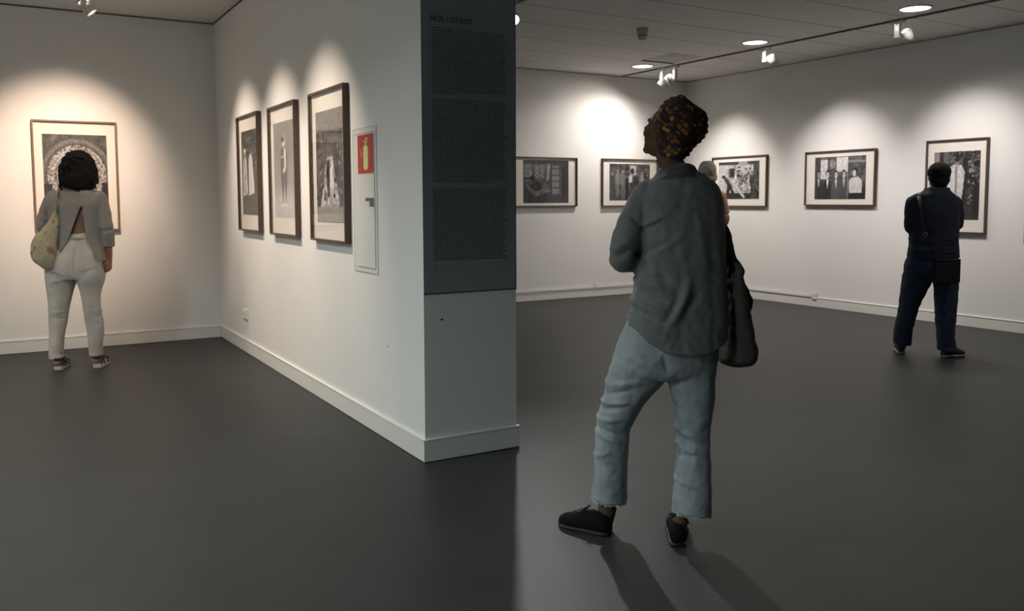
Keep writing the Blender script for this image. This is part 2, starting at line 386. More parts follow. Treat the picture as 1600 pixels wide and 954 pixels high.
# ------------------------------------------------------------------ pictures
def vnoise(h, w, cells, seed=0):
    r = np.random.default_rng(seed); g = r.random((cells+2, int(cells*w/h)+3))
    yy = np.linspace(0, cells, h); xx = np.linspace(0, g.shape[1]-2.001, w)
    y0 = yy.astype(int); x0 = xx.astype(int); fy = (yy-y0)[:, None]; fx = (xx-x0)[None, :]
    fy = fy*fy*(3-2*fy); fx = fx*fx*(3-2*fx)
    a = g[y0][:, x0]; b_ = g[y0][:, x0+1]; c = g[y0+1][:, x0]; d = g[y0+1][:, x0+1]
    return (a*(1-fx)+b_*fx)*(1-fy) + (c*(1-fx)+d*fx)*fy
class Paint:
    """grey-scale picture; x 0..1 left to right, y 0..1 top to bottom"""
    def __init__(s, w, h, base=0.2, seed=1, grain=0.12):
        s.w, s.h = w, h; s.Y, s.X = np.mgrid[0:1:h*1j, 0:1:w*1j]; s.asp = h/w
        s.a = np.full((h, w), base); s.seed = seed
        s.a += (vnoise(h, w, 14, seed)-0.5)*grain + (vnoise(h, w, 34, seed+1)-0.5)*grain
    def put(s, m, v, tex=0.0, cells=30):
        s.seed += 3
        vv = v + (vnoise(s.h, s.w, cells, s.seed)-0.5)*2*tex if tex else v
        s.a = s.a*(1-m) + vv*m; return s
    def ell(s, cx, cy, rx, ry, v, soft=0.25, tex=0.0, rot=0.0, cells=30):
        x = (s.X-cx); y = (s.Y-cy)*s.asp; c, n = math.cos(rot), math.sin(rot)
        q = np.sqrt(((x*c+y*n)/rx)**2 + ((-x*n+y*c)/(ry*s.asp))**2)
        return s.put(np.clip((1-q)/soft+0.5, 0, 1), v, tex, cells)
    def poly(s, pts, v, tex=0.0, cells=30):
        m = np.zeros((s.h, s.w), bool); n = len(pts)
        for i in range(n):
            x1, y1 = pts[i]; x2, y2 = pts[(i+1) % n]
            c = ((y1 > s.Y) != (y2 > s.Y)); xi = (x2-x1)*(s.Y-y1)/((y2-y1) if y2 != y1 else 1e-9)+x1
            m ^= c & (s.X < xi)
        m = m.astype(float); k = (m + np.roll(m, 1, 0)+np.roll(m, -1, 0)+np.roll(m, 1, 1)+np.roll(m, -1, 1))/5
        return s.put(k, v, tex, cells)
    def rect(s, x0, y0, x1, y1, v, tex=0.0, cells=30): return s.poly([(x0, y0), (x1, y0), (x1, y1), (x0, y1)], v, tex, cells)
    def man(s, cx, top, hgt, coat=0.08, face=0.45, legs=0.06, wid=0.16, shirt=None, hair=0.04):
        w = hgt*wid*s.asp
        s.poly([(cx-w*.42, top+hgt*.5), (cx+w*.42, top+hgt*.5), (cx+w*.38, top+hgt), (cx+w*.06, top+hgt), (cx, top+hgt*.62), (cx-w*.06, top+hgt), (cx-w*.38, top+hgt)], legs)
        s.poly([(cx-w*.55, top+hgt*.2), (cx-w*.2, top+hgt*.155), (cx+w*.2, top+hgt*.155), (cx+w*.55, top+hgt*.2), (cx+w*.62, top+hgt*.48), (cx+w*.45, top+hgt*.56), (cx-w*.45, top+hgt*.56), (cx-w*.62, top+hgt*.48)], coat, 0.03)
        if shirt: s.poly([(cx-w*.14, top+hgt*.155), (cx+w*.14, top+hgt*.155), (cx, top+hgt*.42)], shirt)
        s.ell(cx, top+hgt*.065, w*.26, hgt*.07, hair, .3); s.ell(cx, top+hgt*.09, w*.2, hgt*.062, face, .4)
        return s
def art_arch():
    p = Paint(126, 176, 0.13, 3, 0.12)
    for r, v, t in ((0.62, .12, .06), (0.56, .24, .08), (0.50, .14, .06), (0.46, .36, .30), (0.35, .22, .16), (0.32, .34, .28), (0.22, .10, .05)):
        p.ell(0.52, 0.50, r, r*0.80, v, .05, t, cells=70)
    p.rect(0, .76, 1, 1, .24, .05); p.rect(0, .60, .13, .78, .08, .02); p.rect(.9, .58, 1, .8, .06, .02)
    p.rect(.3, .5, .72, .9, .12, .06); return p
def art_robes():
    p = Paint(84, 120, .10, 11, .16); p.rect(0, .72, 1, 1, .14, .04)
    for k in range(110): p.ell(random.random(), random.random()*.6, .03, .014, random.choice((.03, .06, .30, .42)), .6)
    p.poly([(.10, .36), (.20, .30), (.32, .34), (.38, .75), (.06, .78)], .62, .20); p.rect(.19, .36, .22, .74, .25); p.ell(.21, .26, .06, .042, .40); p.ell(.21, .235, .065, .025, .85)
    p.poly([(.46, .34), (.56, .27), (.68, .31), (.80, .74), (.42, .77)], .85, .22); p.ell(.57, .23, .065, .045, .22); p.rect(.56, .33, .585, .74, .35); p.rect(.39, .34, .44, .76, .05)
    return p
def art_figure():
    p = Paint(84, 120, .42, 21, .07); p.ell(.5, .95, .7, .25, .60, .6, .05); p.ell(.5, .2, .6, .3, .34, .8)
    p.poly([(.34, .32), (.44, .27), (.60, .28), (.68, .36), (.66, .60), (.60, .86), (.52, .62), (.44, .86), (.36, .6)], .20, .05)
    p.ell(.5, .2, .085, .055, .80, .4); p.ell(.47, .185, .08, .035, .12, .4); p.poly([(.52, .27), (.60, .29), (.62, .46), (.56, .52), (.46, .53), (.46, .50), (.54, .47)], .98, .05); p.rect(.36, .36, .50, .375, .7); p.ell(.42, .87, .08, .018, .75); p.ell(.60, .87, .08, .018, .75)
    return p
def art_path():
    p = Paint(84, 120, .17, 31, .12); p.poly([(.42, .42), (.62, .42), (.98, 1), (.06, 1)], .55, .25, 40); p.rect(0, .86, 1, 1, .42, .05)
    for k in range(60): p.ell(random.choice((random.random()*.35, .65+random.random()*.35)), random.random()*.8, .04, .02, random.choice((.05, .10, .34)), .6)
    p.man(.46, .38, .40, .05, .4, .06, .22); p.poly([(.52, .52), (.60, .50), (.66, .68), (.54, .70)], .98); p.rect(0, 0, 1, .18, .30, .06); return p
def art_ladder():
    p = Paint(104, 78, .09, 41, .10); p.rect(0, 0, 1, .07, .03)
    p.rect(.02, .10, .2, .4, .30, .14); p.rect(.24, .1, .48, .42, .26, .14); p.poly([(.52, .08), (.6, .08), (.56, .45), (.5, .5)], .36, .1)
    p.rect(.62, .12, .80, .8, .28, .06)
    for k in range(5): p.rect(.61, .18+.15*k, .80, .205+.15*k, .04)
    p.rect(.60, .08, .625, .85, .04); p.rect(.79, .1, .815, .82, .05); p.rect(.86, .1, 1, .9, .05, .03)
    p.poly([(.0, .45), (.4, .42), (.6, .72), (.3, .85), (.1, .7)], .20, .14); p.ell(.28, .6, .12, .12, .04, .4); p.ell(.2, .42, .05, .07, .03, .4)
    p.rect(0, .84, 1, 1, .07, .03); return p
def art_crowd():
    p = Paint(104, 78, .14, 51, .16); p.rect(.5, .05, .66, .3, .55, .05); p.rect(0, .84, 1, 1, .08, .08)
    for x, t, h, c in ((.08, .2, .75, .10), (.2, .12, .8, .28), (.33, .14, .82, .24), (.43, .3, .6, .05), (.56, .25, .65, .07), (.66, .2, .7, .05), (.80, .18, .6, .33), (.93, .25, .6, .1)):
        p.man(x, t, h, c, .38, c*.8, .17, hair=.03)
    p.poly([(.47, .32), (.56, .3), (.56, .5), (.47, .52)], .62); p.ell(.56, .2, .05, .08, .03, .4); return p
def art_street():
    p = Paint(104, 78, .50, 61, .35); p.rect(0, 0, 1, .08, .08, .06); p.rect(.5, .0, .72, .12, .42, .04); p.rect(.28, .18, .4, .42, .07, .05); p.rect(0, .1, .2, .8, .58, .1)
    for k in range(46): p.rect(*(lambda x, y: (x, y, x+.04+random.random()*.04, y+.03+random.random()*.04))(.45+random.random()*.45, .12+random.random()*.55), random.choice((.06, .12, .5, .25)))
    p.rect(.86, .05, 1, .9, .10, .1); p.rect(0, .84, 1, 1, .06, .05)
    p.poly([(.10, .38), (.16, .36), (.42, .86), (.38, .9)], .08); p.ell(.12, .40, .035, .04, .04)
    p.poly([(.14, .42), (.24, .46), (.32, .62), (.26, .68), (.18, .56)], .10); p.poly([(.23, .6), (.32, .6), (.40, .84), (.34, .88), (.30, .7), (.26, .88), (.2, .86)], .05)
    p.poly([(.3, .5), (.34, .48), (.68, .95), (.62, .97)], .6); p.man(.83, .26, .6, .05, .3, .04, .16); return p
def art_group():
    p = Paint(126, 94, .16, 71, .12); p.rect(0, 0, .12, .5, .12, .04); p.rect(.12, .06, .26, .52, .62, .15); p.rect(.44, .02, .66, .36, .66, .2, 50); p.rect(.66, .1, 1, .15, .38); p.rect(.30, .08, .42, .28, .30, .15); p.rect(0, .72, 1, 1, .05)
    for x, t, shirt, coat, face in ((.08, .30, .60, .08, .40), (.26, .31, .95, .06, .62), (.43, .32, .70, .16, .60), (.585, .31, .60, .14, .55)):
        p.poly([(x-.085, t+.30), (x-.03, t+.22), (x+.03, t+.22), (x+.085, t+.30), (x+.10, t+.62), (x+.08, 1), (x-.08, 1), (x-.10, t+.62)], coat, .03)
        p.poly([(x-.022, t+.22), (x+.022, t+.22), (x+.004, t+.44)], shirt); p.rect(x-.018, t+.16, x+.018, t+.23, face*.8)
        p.ell(x, t+.085, .040, .085, .04, .25); p.ell(x+.002, t+.115, .031, .070, face, .3); p.rect(x-.02, t+.10, x+.02, t+.112, .12)
    p.poly([(.68, .58), (.74, .50), (.86, .48), (.93, .57), (.93, .86), (.69, .86)], .62, .06); p.ell(.80, .37, .048, .09, .05, .3); p.ell(.785, .40, .034, .075, .62, .3)
    p.rect(.655, .02, .663, 1, .55); return p
def art_coat():
    p = Paint(78, 110, .12, 81, .16)
    for k in range(160): p.ell(.42+random.random()*.58, random.random()*.78, .025, .014, random.choice((.03, .05, .25, .40)), .8)
    p.rect(0, 0, .12, .7, .34, .04); p.rect(.12, 0, .22, .7, .10, .03); p.rect(.22, 0, .32, .7, .22, .03)
    p.rect(0, .8, 1, 1, .10, .03); p.poly([(.6, .3), (.66, .1), (.74, .1), (.68, .8), (.6, .8)], .05, .02); p.rect(.86, .5, 1, .95, .06)
    p.poly([(.32, .24), (.44, .19), (.60, .20), (.68, .30), (.64, .62), (.60, .84), (.36, .84), (.30, .5)], .62, .10); p.poly([(.48, .22), (.52, .22), (.50, .8), (.47, .8)], .30)
    p.ell(.51, .145, .055, .055, .35, .4); p.ell(.51, .115, .06, .035, .05, .4); p.rect(.46, .15, .56, .165, .05); return p

def picture(name, label, wall, u0, u1, z0, z1, iu0, iu1, iz0, iz1, art, depth=0.042, lip=0.014, frame='frame'):
    """framed photograph; u runs left to right as seen from the room; wall: 'back','partition','far','right'"""
    if wall == 'back': org, rz = (u0, YL, z0), 0.0
    elif wall == 'far': org, rz = (u0, YF, z0), 0.0
    elif wall == 'right': org, rz = (XR, u0, z0), -PI/2
    elif wall == 'partition': org, rz = (XP, u0, z0), -PI/2
    w = abs(u1-u0); h = z1-z0
    e = empty(name, org, rz); tag(e, label, 'picture', 'framed black and white photographs')
    m = M[frame]
    b = bmesh.new()                         # local: x along, y = -depth is front
    box(b, 0, w, -depth, -0.002, 0, lip); box(b, 0, w, -depth, -0.002, h-lip, h); box(b, 0, lip, -depth, -0.002, lip, h-lip); box(b, w-lip, w, -depth, -0.002, lip, h-lip)
    obj('frame', b, m, e)
    obj('mount', bx(lip, w-lip, -0.016, -0.004, lip, h-lip), M['mat'], e)
    iw = abs(iu1-iu0); ix = abs(iu0-u0); ih = iz1-iz0; iz = iz0-z0
    p = art(); A = np.clip(np.clip(p.a, 0.02, 1)**1.45*1.25, 0.012, 0.82)
    H, Wd = A.shape
    me = bpy.data.meshes.new('print')
    xs = np.linspace(ix, ix+iw, Wd); zs = np.linspace(iz+ih, iz, H)
    co = np.zeros((H, Wd, 3)); co[..., 0] = xs[None, :]; co[..., 1] = -0.0175; co[..., 2] = zs[:, None]
    idx = np.arange(H*Wd).reshape(H, Wd)
    f = np.stack([idx[1:, :-1], idx[1:, 1:], idx[:-1, 1:], idx[:-1, :-1]], -1).reshape(-1, 4)
    me.from_pydata(co.reshape(-1, 3).tolist(), [], f.tolist())
    at = me.color_attributes.new('Tone', 'FLOAT_COLOR', 'POINT')
    c = np.ones((H*Wd, 4)); c[:, 0] = A.ravel()*0.97; c[:, 1] = A.ravel()*0.93; c[:, 2] = A.ravel()*0.93
    at.data.foreach_set('color', c.ravel()); me.materials.append(M['print'])
    po = bpy.data.objects.new('print', me); link(po, e)
    obj('glass', bx(lip, w-lip, -depth+0.008, -depth+0.0095, lip, h-lip), M['glass'], e)
    return e
picture('framed_photograph', 'tall framed photograph of an arch, in front of the woman with the grey blouse', 'back', 0.243, 0.945, 1.106, 2.118, 0.325, 0.858, 1.235, 1.993, art_arch, frame='walnut')
picture('framed_photograph', 'farthest of three tall photographs on the partition, pale robed figures', 'partition', 7.985, 7.265, 1.115, 2.118, 7.895, 7.355, 1.257, 1.985, art_robes)
picture('framed_photograph', 'middle of three tall photographs on the partition, grey misty figure', 'partition', 6.925, 6.205, 1.112, 2.105, 6.835, 6.295, 1.250, 1.975, art_figure)
picture('framed_photograph', 'nearest tall photograph on the partition, beside the extinguisher cabinet', 'partition', 5.860, 5.150, 1.108, 2.100, 5.770, 5.240, 1.235, 1.968, art_path)
picture('framed_photograph', 'landscape photograph of a dim interior with a ladder, right against the pillar', 'far', 5.880, 6.890, 1.283, 1.952, 6.020, 6.752, 1.332, 1.909, art_ladder)
picture('framed_photograph', 'landscape photograph of a crowd, partly behind the turbaned woman', 'far', 7.320, 8.330, 1.277, 1.955, 7.456, 8.190, 1.362, 1.886, art_crowd)
picture('framed_photograph', 'landscape photograph of a bright street scene with a leaning figure', 'right', 9.355, 8.315, 1.270, 1.971, 9.235, 8.460, 1.374, 1.897, art_street)
picture('framed_photograph', 'landscape photograph of a group of men in suits on right wall', 'right', 7.670, 6.635, 1.290, 1.967, 7.525, 6.775, 1.369, 1.892, art_group)
picture('framed_photograph', 'tall photograph of a figure in a pale coat, before the man in navy', 'right', 5.988, 5.288, 1.002, 2.010, 5.899, 5.374, 1.146, 1.878, art_coat)

o = obj('wall_label', bx(XR-0.006, XR-0.0005, 4.3, 4.905, 0.92, 1.36), mat('grey_label_vinyl', (0.27, 0.28, 0.31), 0.6), None)
tag(o, 'grey wall label cut off by the right edge of the picture', 'label')

# ------------------------------------------------------------------ text panel on the partition end
e = empty('text_panel', (XP, YN, 0.8876)); tag(e, 'dark slate exhibition text panel covering upper end of the white partition', 'sign')
obj('panel', bx(0.0, TH, -0.004, -0.0003, 0, CE-0.8876-0.001), M['slate'], e)
b = bmesh.new(); box(b, 0, TH, -0.0052, -0.0041, 0, 0.006); box(b, TH-0.004, TH, -0.0052, -0.0041, 0.006, CE-0.8876-0.001); obj('edge_line', b, M['ink'], e)
def quad(bm, x0, x1, z0, z1, y): bm.faces.new([bm.verts.new(c) for c in ((x0, y, z0), (x1, y, z0), (x1, y, z1), (x0, y, z1))])
def text_block(z_top, z_bot, lines, x0=0.058, x1=0.505, last=0.6):
    b = bmesh.new(); pitch = (z_top-z_bot)/lines
    for i in range(lines):
        zb = z_top-(i+1)*pitch-0.8876+0.003; x = x0; xe = x1-random.random()*0.03
        if i == lines-1: xe = x0+(x1-x0)*last
        while x < xe:
            for _ in range(random.randint(2, 9)):
                w = random.choice((0.0022, 0.0030, 0.0034, 0.0034)); h = random.choice((0.0050, 0.0050, 0.0072, 0.0055))
                dn = 0.002 if random.random() < 0.1 else 0
                quad(b, x, x+w, zb-dn, zb+h, -0.0046); x += w+0.0009
                if x > xe: break
            x += 0.0034
    return b
for zt, zb_, n, la in ((2.266, 1.926, 27, .3), (1.905, 1.470, 34, .75), (1.440, 1.060, 31, 1.0)):
    tag(obj('text_block', text_block(zt, zb_, n, last=la), M['ink'], e), kind=None)
def lettering(txt, size, loc, name, parent, m, rot=(PI/2, 0, 0), bold=0.0):
    cu = bpy.data.curves.new('t', 'FONT'); cu.body = txt; cu.size = size; cu.extrude = 0.0003; cu.offset = bold
    t = bpy.data.objects.new('t', cu); COL.objects.link(t)
    me = bpy.data.meshes.new_from_object(t.evaluated_get(bpy.context.evaluated_depsgraph_get())); bpy.data.objects.remove(t)
    me.materials.clear(); me.materials.append(m)
    o = bpy.data.objects.new(name, me); link(o, parent); o.location = loc; o.rotation_euler = rot; return o
lettering('NOS / OTROS', 0.039, (0.050, -0.0048, 2.295-0.8876), 'heading', e, M['ink'], bold=0.0008)
b = bmesh.new()
for s in (1, -1):
    vs = [b.verts.new(c) for c in ((0.062, -0.0047, 0.142+s*0.012), (0.067, -0.0047, 0.142+s*0.012), (0.075, -0.0047, 0.142), (0.070, -0.0047, 0.142))]; b.faces.new(vs)
obj('arrow_mark', b, M['ink'], e)

# small marks
def smudge(loc, rot, r, label):
    b = bmesh.new(); n = 14
    vs = [b.verts.new((math.cos(2*PI*k/n)*r*(1.3+0.3*random.random()), math.sin(2*PI*k/n)*r*(0.7+0.3*random.random()), 0.0006)) for k in range(n)]; b.faces.new(vs)
    r_ = bmesh.ops.extrude_face_region(b, geom=b.faces[:]); bmesh.ops.translate(b, verts=[v for v in r_['geom'] if isinstance(v, bmesh.types.BMVert)], vec=(0, 0, 0.0006))
    o = obj('smudge', b, M['smudge']); o.location = loc; o.rotation_euler = rot; tag(o, label, 'mark')
smudge((1.967, YN-0.0002, 0.751), (PI/2, 0, 0), 0.006, 'small dark mark on white partition end below the text panel')
smudge((3.776, 6.026, 0.0), (0, 0, 0.3), 0.014, 'small dark speck on grey floor right of the partition')
smudge((XP+0.0002, 4.588, 0.545), (0, -PI/2, 0), 0.005, 'faint small mark low on long side of partition')

# ------------------------------------------------------------------ fire extinguisher cabinet on the partition side (x = XP, faces -x)
e = empty('extinguisher_cabinet', (XP, 5.092, 0.947), -PI/2); tag(e, 'flush white fire extinguisher cabinet set in the long partition wall', 'cabinet')
cw, ch = 0.388, 0.862                      # local x runs from far (0) to near (cw)
b = bmesh.new(); t_ = 0.004
box(b, 0, cw, -0.0035, -0.0003, 0, ch); obj('body', b, M['cabinet'], e)
b = bmesh.new()
box(b, 0, cw, -0.0045, -0.0036, ch-t_*0.8, ch); box(b, 0, cw, -0.0045, -0.0036, 0, t_*0.8); box(b, 0, 0.002, -0.0045, -0.0036, t_, ch-t_); box(b, cw-0.003, cw, -0.0045, -0.0036, t_, ch-t_)
obj('outer_rim', b, M['softline'], e)
d = obj('door', bx(0.03, cw-0.03, -0.0062, -0.0046, 0.032, ch-0.034), M['cabinet'], e)
b = bmesh.new(); box(b, 0.03, cw-0.03, -0.0072, -0.0063, ch-0.036, ch-0.032); box(b, 0.10, cw-0.03, -0.0072, -0.0063, 0.030, 0.034); box(b, cw-0.033, cw-0.030, -0.0072, -0.0063, 0.034, ch-0.036)
obj('door_gap', b, M['softline'], e)
b = bmesh.new(); box(b, cw-0.125, cw-0.045, -0.028, -0.006, 0.427, 0.447); box(b, cw-0.06, cw-0.045, -0.028, -0.006, 0.395, 0.427); obj('handle', b, M['chrome'], d, bevel=0.002)
e = empty('extinguisher_sign', (XP-0.0066, 4.990, 1.540), -PI/2); tag(e, 'red square sign showing a pale fire extinguisher', 'sign')
sw, sh = 0.242, 0.226
obj('sign_plate', bx(0, sw, -0.004, 0, 0, sh), M['red'], e)
b = bmesh.new(); y = -0.0046
def roundrect(bm, x0, x1, z0, z1, r, y, n=8):
    vs = []
    for cx, cz, a0 in ((x1-r, z1-r, 0), (x0+r, z1-r, PI/2), (x0+r, z0+r, PI), (x1-r, z0+r, 1.5*PI)):
        for k in range(n+1): vs.append(bm.verts.new((cx+math.cos(a0+PI/2*k/n)*r, y, cz+math.sin(a0+PI/2*k/n)*r)))
    bm.faces.new(vs)
roundrect(b, 0.095, 0.170, 0.018, 0.165, 0.028, y); quad(b, 0.122, 0.144, 0.16, 0.188, y); quad(b, 0.108, 0.165, 0.180, 0.190, y); quad(b, 0.128, 0.140, 0.19, 0.204, y); quad(b, 0.140, 0.168, 0.198, 0.206, y)
tube(b, [(0.118, y, 0.184), (0.085, y, 0.180), (0.064, y, 0.150), (0.060, y, 0.105), (0.064, y, 0.06), (0.076, y, 0.035)], [(0.0005, 0.005)]*1+[(0.0045, 0.0006)]*5, 6)
obj('extinguisher_symbol', b, M['lime'], e)

# ------------------------------------------------------------------ sockets and conduit
def socket(loc, rz, w, h, label):
    e = empty('wall_socket', loc, rz); tag(e, label, 'socket')
    obj('plate', bx(-w/2, w/2, -0.012, 0, -h/2, h/2), M['plastic'], e, bevel=0.002)
    n = 2 if w > 0.1 else 1
    for i in range(n):
        cx = (i-(n-1)/2)*w/2
        b = bmesh.new(); tube(b, [(cx, -0.0118, 0), (cx, -0.0128, 0)], 0.019, 20); obj('outlet', b, M['base'], e)
        b = bmesh.new(); tube(b, [(cx-0.008, -0.0126, 0), (cx-0.008, -0.0134, 0)], 0.004, 8); tube(b, [(cx+0.008, -0.0126, 0), (cx+0.008, -0.0134, 0)], 0.004, 8); obj('pin_hole', b, M['holes'], e)
socket((XP, 7.975, 0.350), -PI/2, 0.16, 0.085, 'white double socket low on partition near the left corner')
socket((7.235, YF-0.012, 0.155), 0, 0.075, 0.085, 'white socket on far wall above skirting, left of the turbaned woman')
socket((XR-0.012, 7.49, 0.150), -PI/2, 0.075, 0.10, 'white socket on right wall above skirting, below the group portrait')
o = obj('conduit', bx(XP+TH+0.02, XR-0.02, YF-0.026, YF-0.0125, BH+0.006, BH+0.026), M['base'], bevel=0.003); tag(o, 'white cable conduit running above the skirting of the far wall', 'conduit')
o = obj('conduit', bx(XR-0.026, XR-0.0125, 7.53, YF-0.03, BH+0.006, BH+0.026), M['base'], bevel=0.003); tag(o, 'white cable conduit above right wall skirting, ending at the socket', 'conduit')

# ------------------------------------------------------------------ people
Fh = Vector((math.sin(YAW), math.cos(YAW), 0)); Rh = Vector((math.cos(YAW), -math.sin(YAW), 0))
class Fig:
    """local frame of a figure: a = to the right, d = away from the viewer, z = up; L() reads a point measured on the photograph into it"""
    def __init__(s, px, D):
        s.D = D
        r = cam_ray(px, 300); k = D/(r.dot(Fh)); s.B = Vector((0, 0, 0)) + r*k; s.B.z = 0
        s.aB = s.B.dot(Rh)
    def L(s, px, py, d=0.0):
        r = cam_ray(px, py); k = (s.D+d)/r.dot(Fh); p = Vector((0, 0, EYE)) + r*k
        return Vector((p.dot(Rh)-s.aB, d, p.z))
    def row(s, py, xl, xr, dc, th):
        l = s.L(xl, py, dc); r = s.L(xr, py, dc)
        return ((l.x+r.x)/2, dc, (l.z+r.z)/2, (r.x-l.x)/2, th)
    def rows(s, R, m=4): return dense([s.row(*r) for r in R], m)
    def place(s, o): o.location = s.B; o.rotation_euler = (0, 0, -YAW); return o
def cam_ray(px, py): return vF + cR*((px-800)/F_PX) - cU*((py-CY)/F_PX)

def head_parts(bm, c, yaw, tilt, roll=0.0, s=1.0, ears=True):
    """head blobs; yaw = direction of face, 0 = away from the viewer (+d), positive = towards viewer's left; tilt up positive"""
    T = Matrix.Translation(Vector(c)) @ Matrix.Rotation(yaw, 4, 'Z') @ Matrix.Rotation(tilt, 4, 'X') @ Matrix.Rotation(roll, 4, 'Y') @ Matrix.Scale(s, 4)
    b = bmesh.new()
    ball(b, (0, -.012, .03), (.075, .094, .084), seg=24); ball(b, (0, .03, -.03), (.060, .056, .078), seg=20)
    ball(b, (0, .04, -.072), (.046, .042, .034)); ball(b, (0, .070, -.096), (.021, .018, .017))
    tube(b, [(0, .078, .02), (0, .098, -.008), (0, .108, -.024)], [.007, .009, .012], 10); ball(b, (0, .103, -.026), (.013, .012, .010))
    for sg in (-1, 1):
        ball(b, (sg*.012, .093, -.028), (.008, .010, .007)); ball(b, (sg*.028, .074, .026), (.022, .012, .008)); ball(b, (sg*.038, .056, -.022), (.024, .026, .022))
        ball(b, (sg*.030, .070, .004), (.013, .012, .010))
        if ears: ball(b, (sg*.076, -.004, -.006), (.009, .018, .031), Matrix.Rotation(sg*.25, 4, 'Z'))
        ball(b, (sg*.05, -.005, -.055), (.018, .04, .035))
    ball(b, (0, .086, -.053), (.022, .011, .006)); ball(b, (0, .084, -.064), (.019, .011, .007))
    b.transform(T); me = bpy.data.meshes.new('h'); b.to_mesh(me); b.free(); bm.from_mesh(me); bpy.data.meshes.remove(me)
    return T
def hand_parts(bm, wrist, dirv, palm_n, s=1.0, curl=0.5, side=1):
    """palm + four unequal bent fingers + thumb from the side of the palm; palm_n = way the palm faces"""
    y = Vector(dirv).normalized(); n = Vector(palm_n); n = (n - y*n.dot(y)).normalized(); x = y.cross(n)*side
    Mx = Matrix(((x.x, y.x, n.x, 0), (x.y, y.y, n.y, 0), (x.z, y.z, n.z, 0), (0, 0, 0, 1)))
    T = Matrix.Translation(Vector(wrist)) @ Mx @ Matrix.Scale(s, 4)
    P = lambda a, b_, c: T @ Vector((a, b_, c))
    R = Mx
    ball(bm, P(0, .048, 0), (.040*s, .052*s, .015*s), R); tube(bm, [P(0, -.02, 0), P(0, .03, 0)], [(.024*s, .024*s), (.03*s, .022*s)], 12)
    for i, (fx, fl) in enumerate(((-.031, .062), (-.010, .074), (.011, .069), (.031, .054))):
        pts = [P(fx*.9, .06, 0)]; pos = Vector((fx, .088, 0)); ang = curl*.35; pts.append(T @ pos)
        for q, sl in enumerate((.45, .32, .23)):
            ang += curl*(.45+.3*q); pos = pos + Vector((0, math.cos(ang), math.sin(ang)))*fl*sl; pts.append(T @ pos)
        tube(bm, pts, [.0095*s, .0092*s, .0085*s, .0080*s, .0068*s], 8); ball(bm, pts[-1], .0068*s, seg=8)
    pts = [P(-.024, .018, .004), P(-.046, .042, .012), P(-.054, .066, .022), P(-.050, .086, .030)]
    tube(bm, pts, [.014*s, .012*s, .0105*s, .0085*s], 8); ball(bm, pts[-1], .0085*s, seg=8)
def shoe(name, loc, heading, L, m_up, m_sole, parent, w=1.0, laces=None, sole_h=0.018, hgt=1.0, label=None):
    """heading 0 = toes away from the viewer, positive turns towards viewer's left; loc = heel point on the floor"""
    P = ((0.0, .020, .050), (.02, .030, .066), (.06, .034, .078), (.10, .035, .082), (.14, .037, .070), (.18, .043, .056), (.22, .044, .048), (.25, .038, .040), (.268, .026, .030), (.275, .012, .022))
    def sect(b, prof, z0, zs, wk):
        rings = []
        for (y, hw, hh) in prof:
            ring = []
            for k in range(20):
                t = 2*PI*k/20; c, s = math.cos(t), math.sin(t)
                zz = z0 + (hh*zs)*(0.5+0.5*math.copysign(abs(s)**(0.55 if s < 0 else 0.9), s))
                ring.append(b.verts.new((math.copysign(abs(c)**0.75, c)*hw*wk*(1.0 if s < 0.2 else 1-0.35*(s-0.2)), y*L/.275, zz)))
            rings.append(ring)
        for a_, b_ in zip(rings, rings[1:]):
            for k in range(20): b.faces.new((a_[k], a_[(k+1) % 20], b_[(k+1) % 20], b_[k]))
        b.faces.new(rings[0][::-1]); b.faces.new(rings[-1])
    e = empty(name, loc, heading); e.parent = parent
    b = bmesh.new(); sect(b, P, sole_h*0.6, hgt, w); o = obj('upper', b, m_up, e, True)
    b = bmesh.new(); sect(b, [(y, hw+.004, sole_h) for y, hw, hh in P], 0.0005, 1.0, w); obj('sole', b, m_sole, e, True)
    if laces:
        b = bmesh.new()
        for k in range(4):
            y = .115+.017*k; z = sole_h*.6+hgt*(.080-.0075*k)
            tube(b, [(-.022, y, z-.010), (0, y+.006, z+.003), (.022, y, z-.010)], .0024, 6)
        for s in (-1, 1):
            tube(b, [(0, .112, .090), (s*.018, .108, .104), (s*.034, .112, .094), (s*.018, .116, .088), (0, .113, .089)], .0022, 6)
            tube(b, [(0, .112, .090), (s*.02, .120, .094), (s*.040, .132, .074)], .0020, 6)
        obj('laces', b, laces, e, True)
    return e

skin_dark = mat('brown_skin', (0.10, 0.050, 0.031), 0.75, spec=0.3, var=0.08, vscale=12)
skin_tan = mat('tan_skin', (0.30, 0.14, 0.085), 0.5, var=0.08, vscale=12)
skin_fair = mat('fair_skin', (0.58, 0.30, 0.21), 0.5, var=0.06, vscale=12)
eye_m = mat('eye_white', (0.55, 0.53, 0.50), 0.2)
def eyes(T, parent, s=1.0):
    for sg in (-1, 1):
        b = bmesh.new(); ball(b, T @ Vector((sg*.030, .0700, .004)), .0105*s, seg=12); obj('eye', b, eye_m, parent, True)

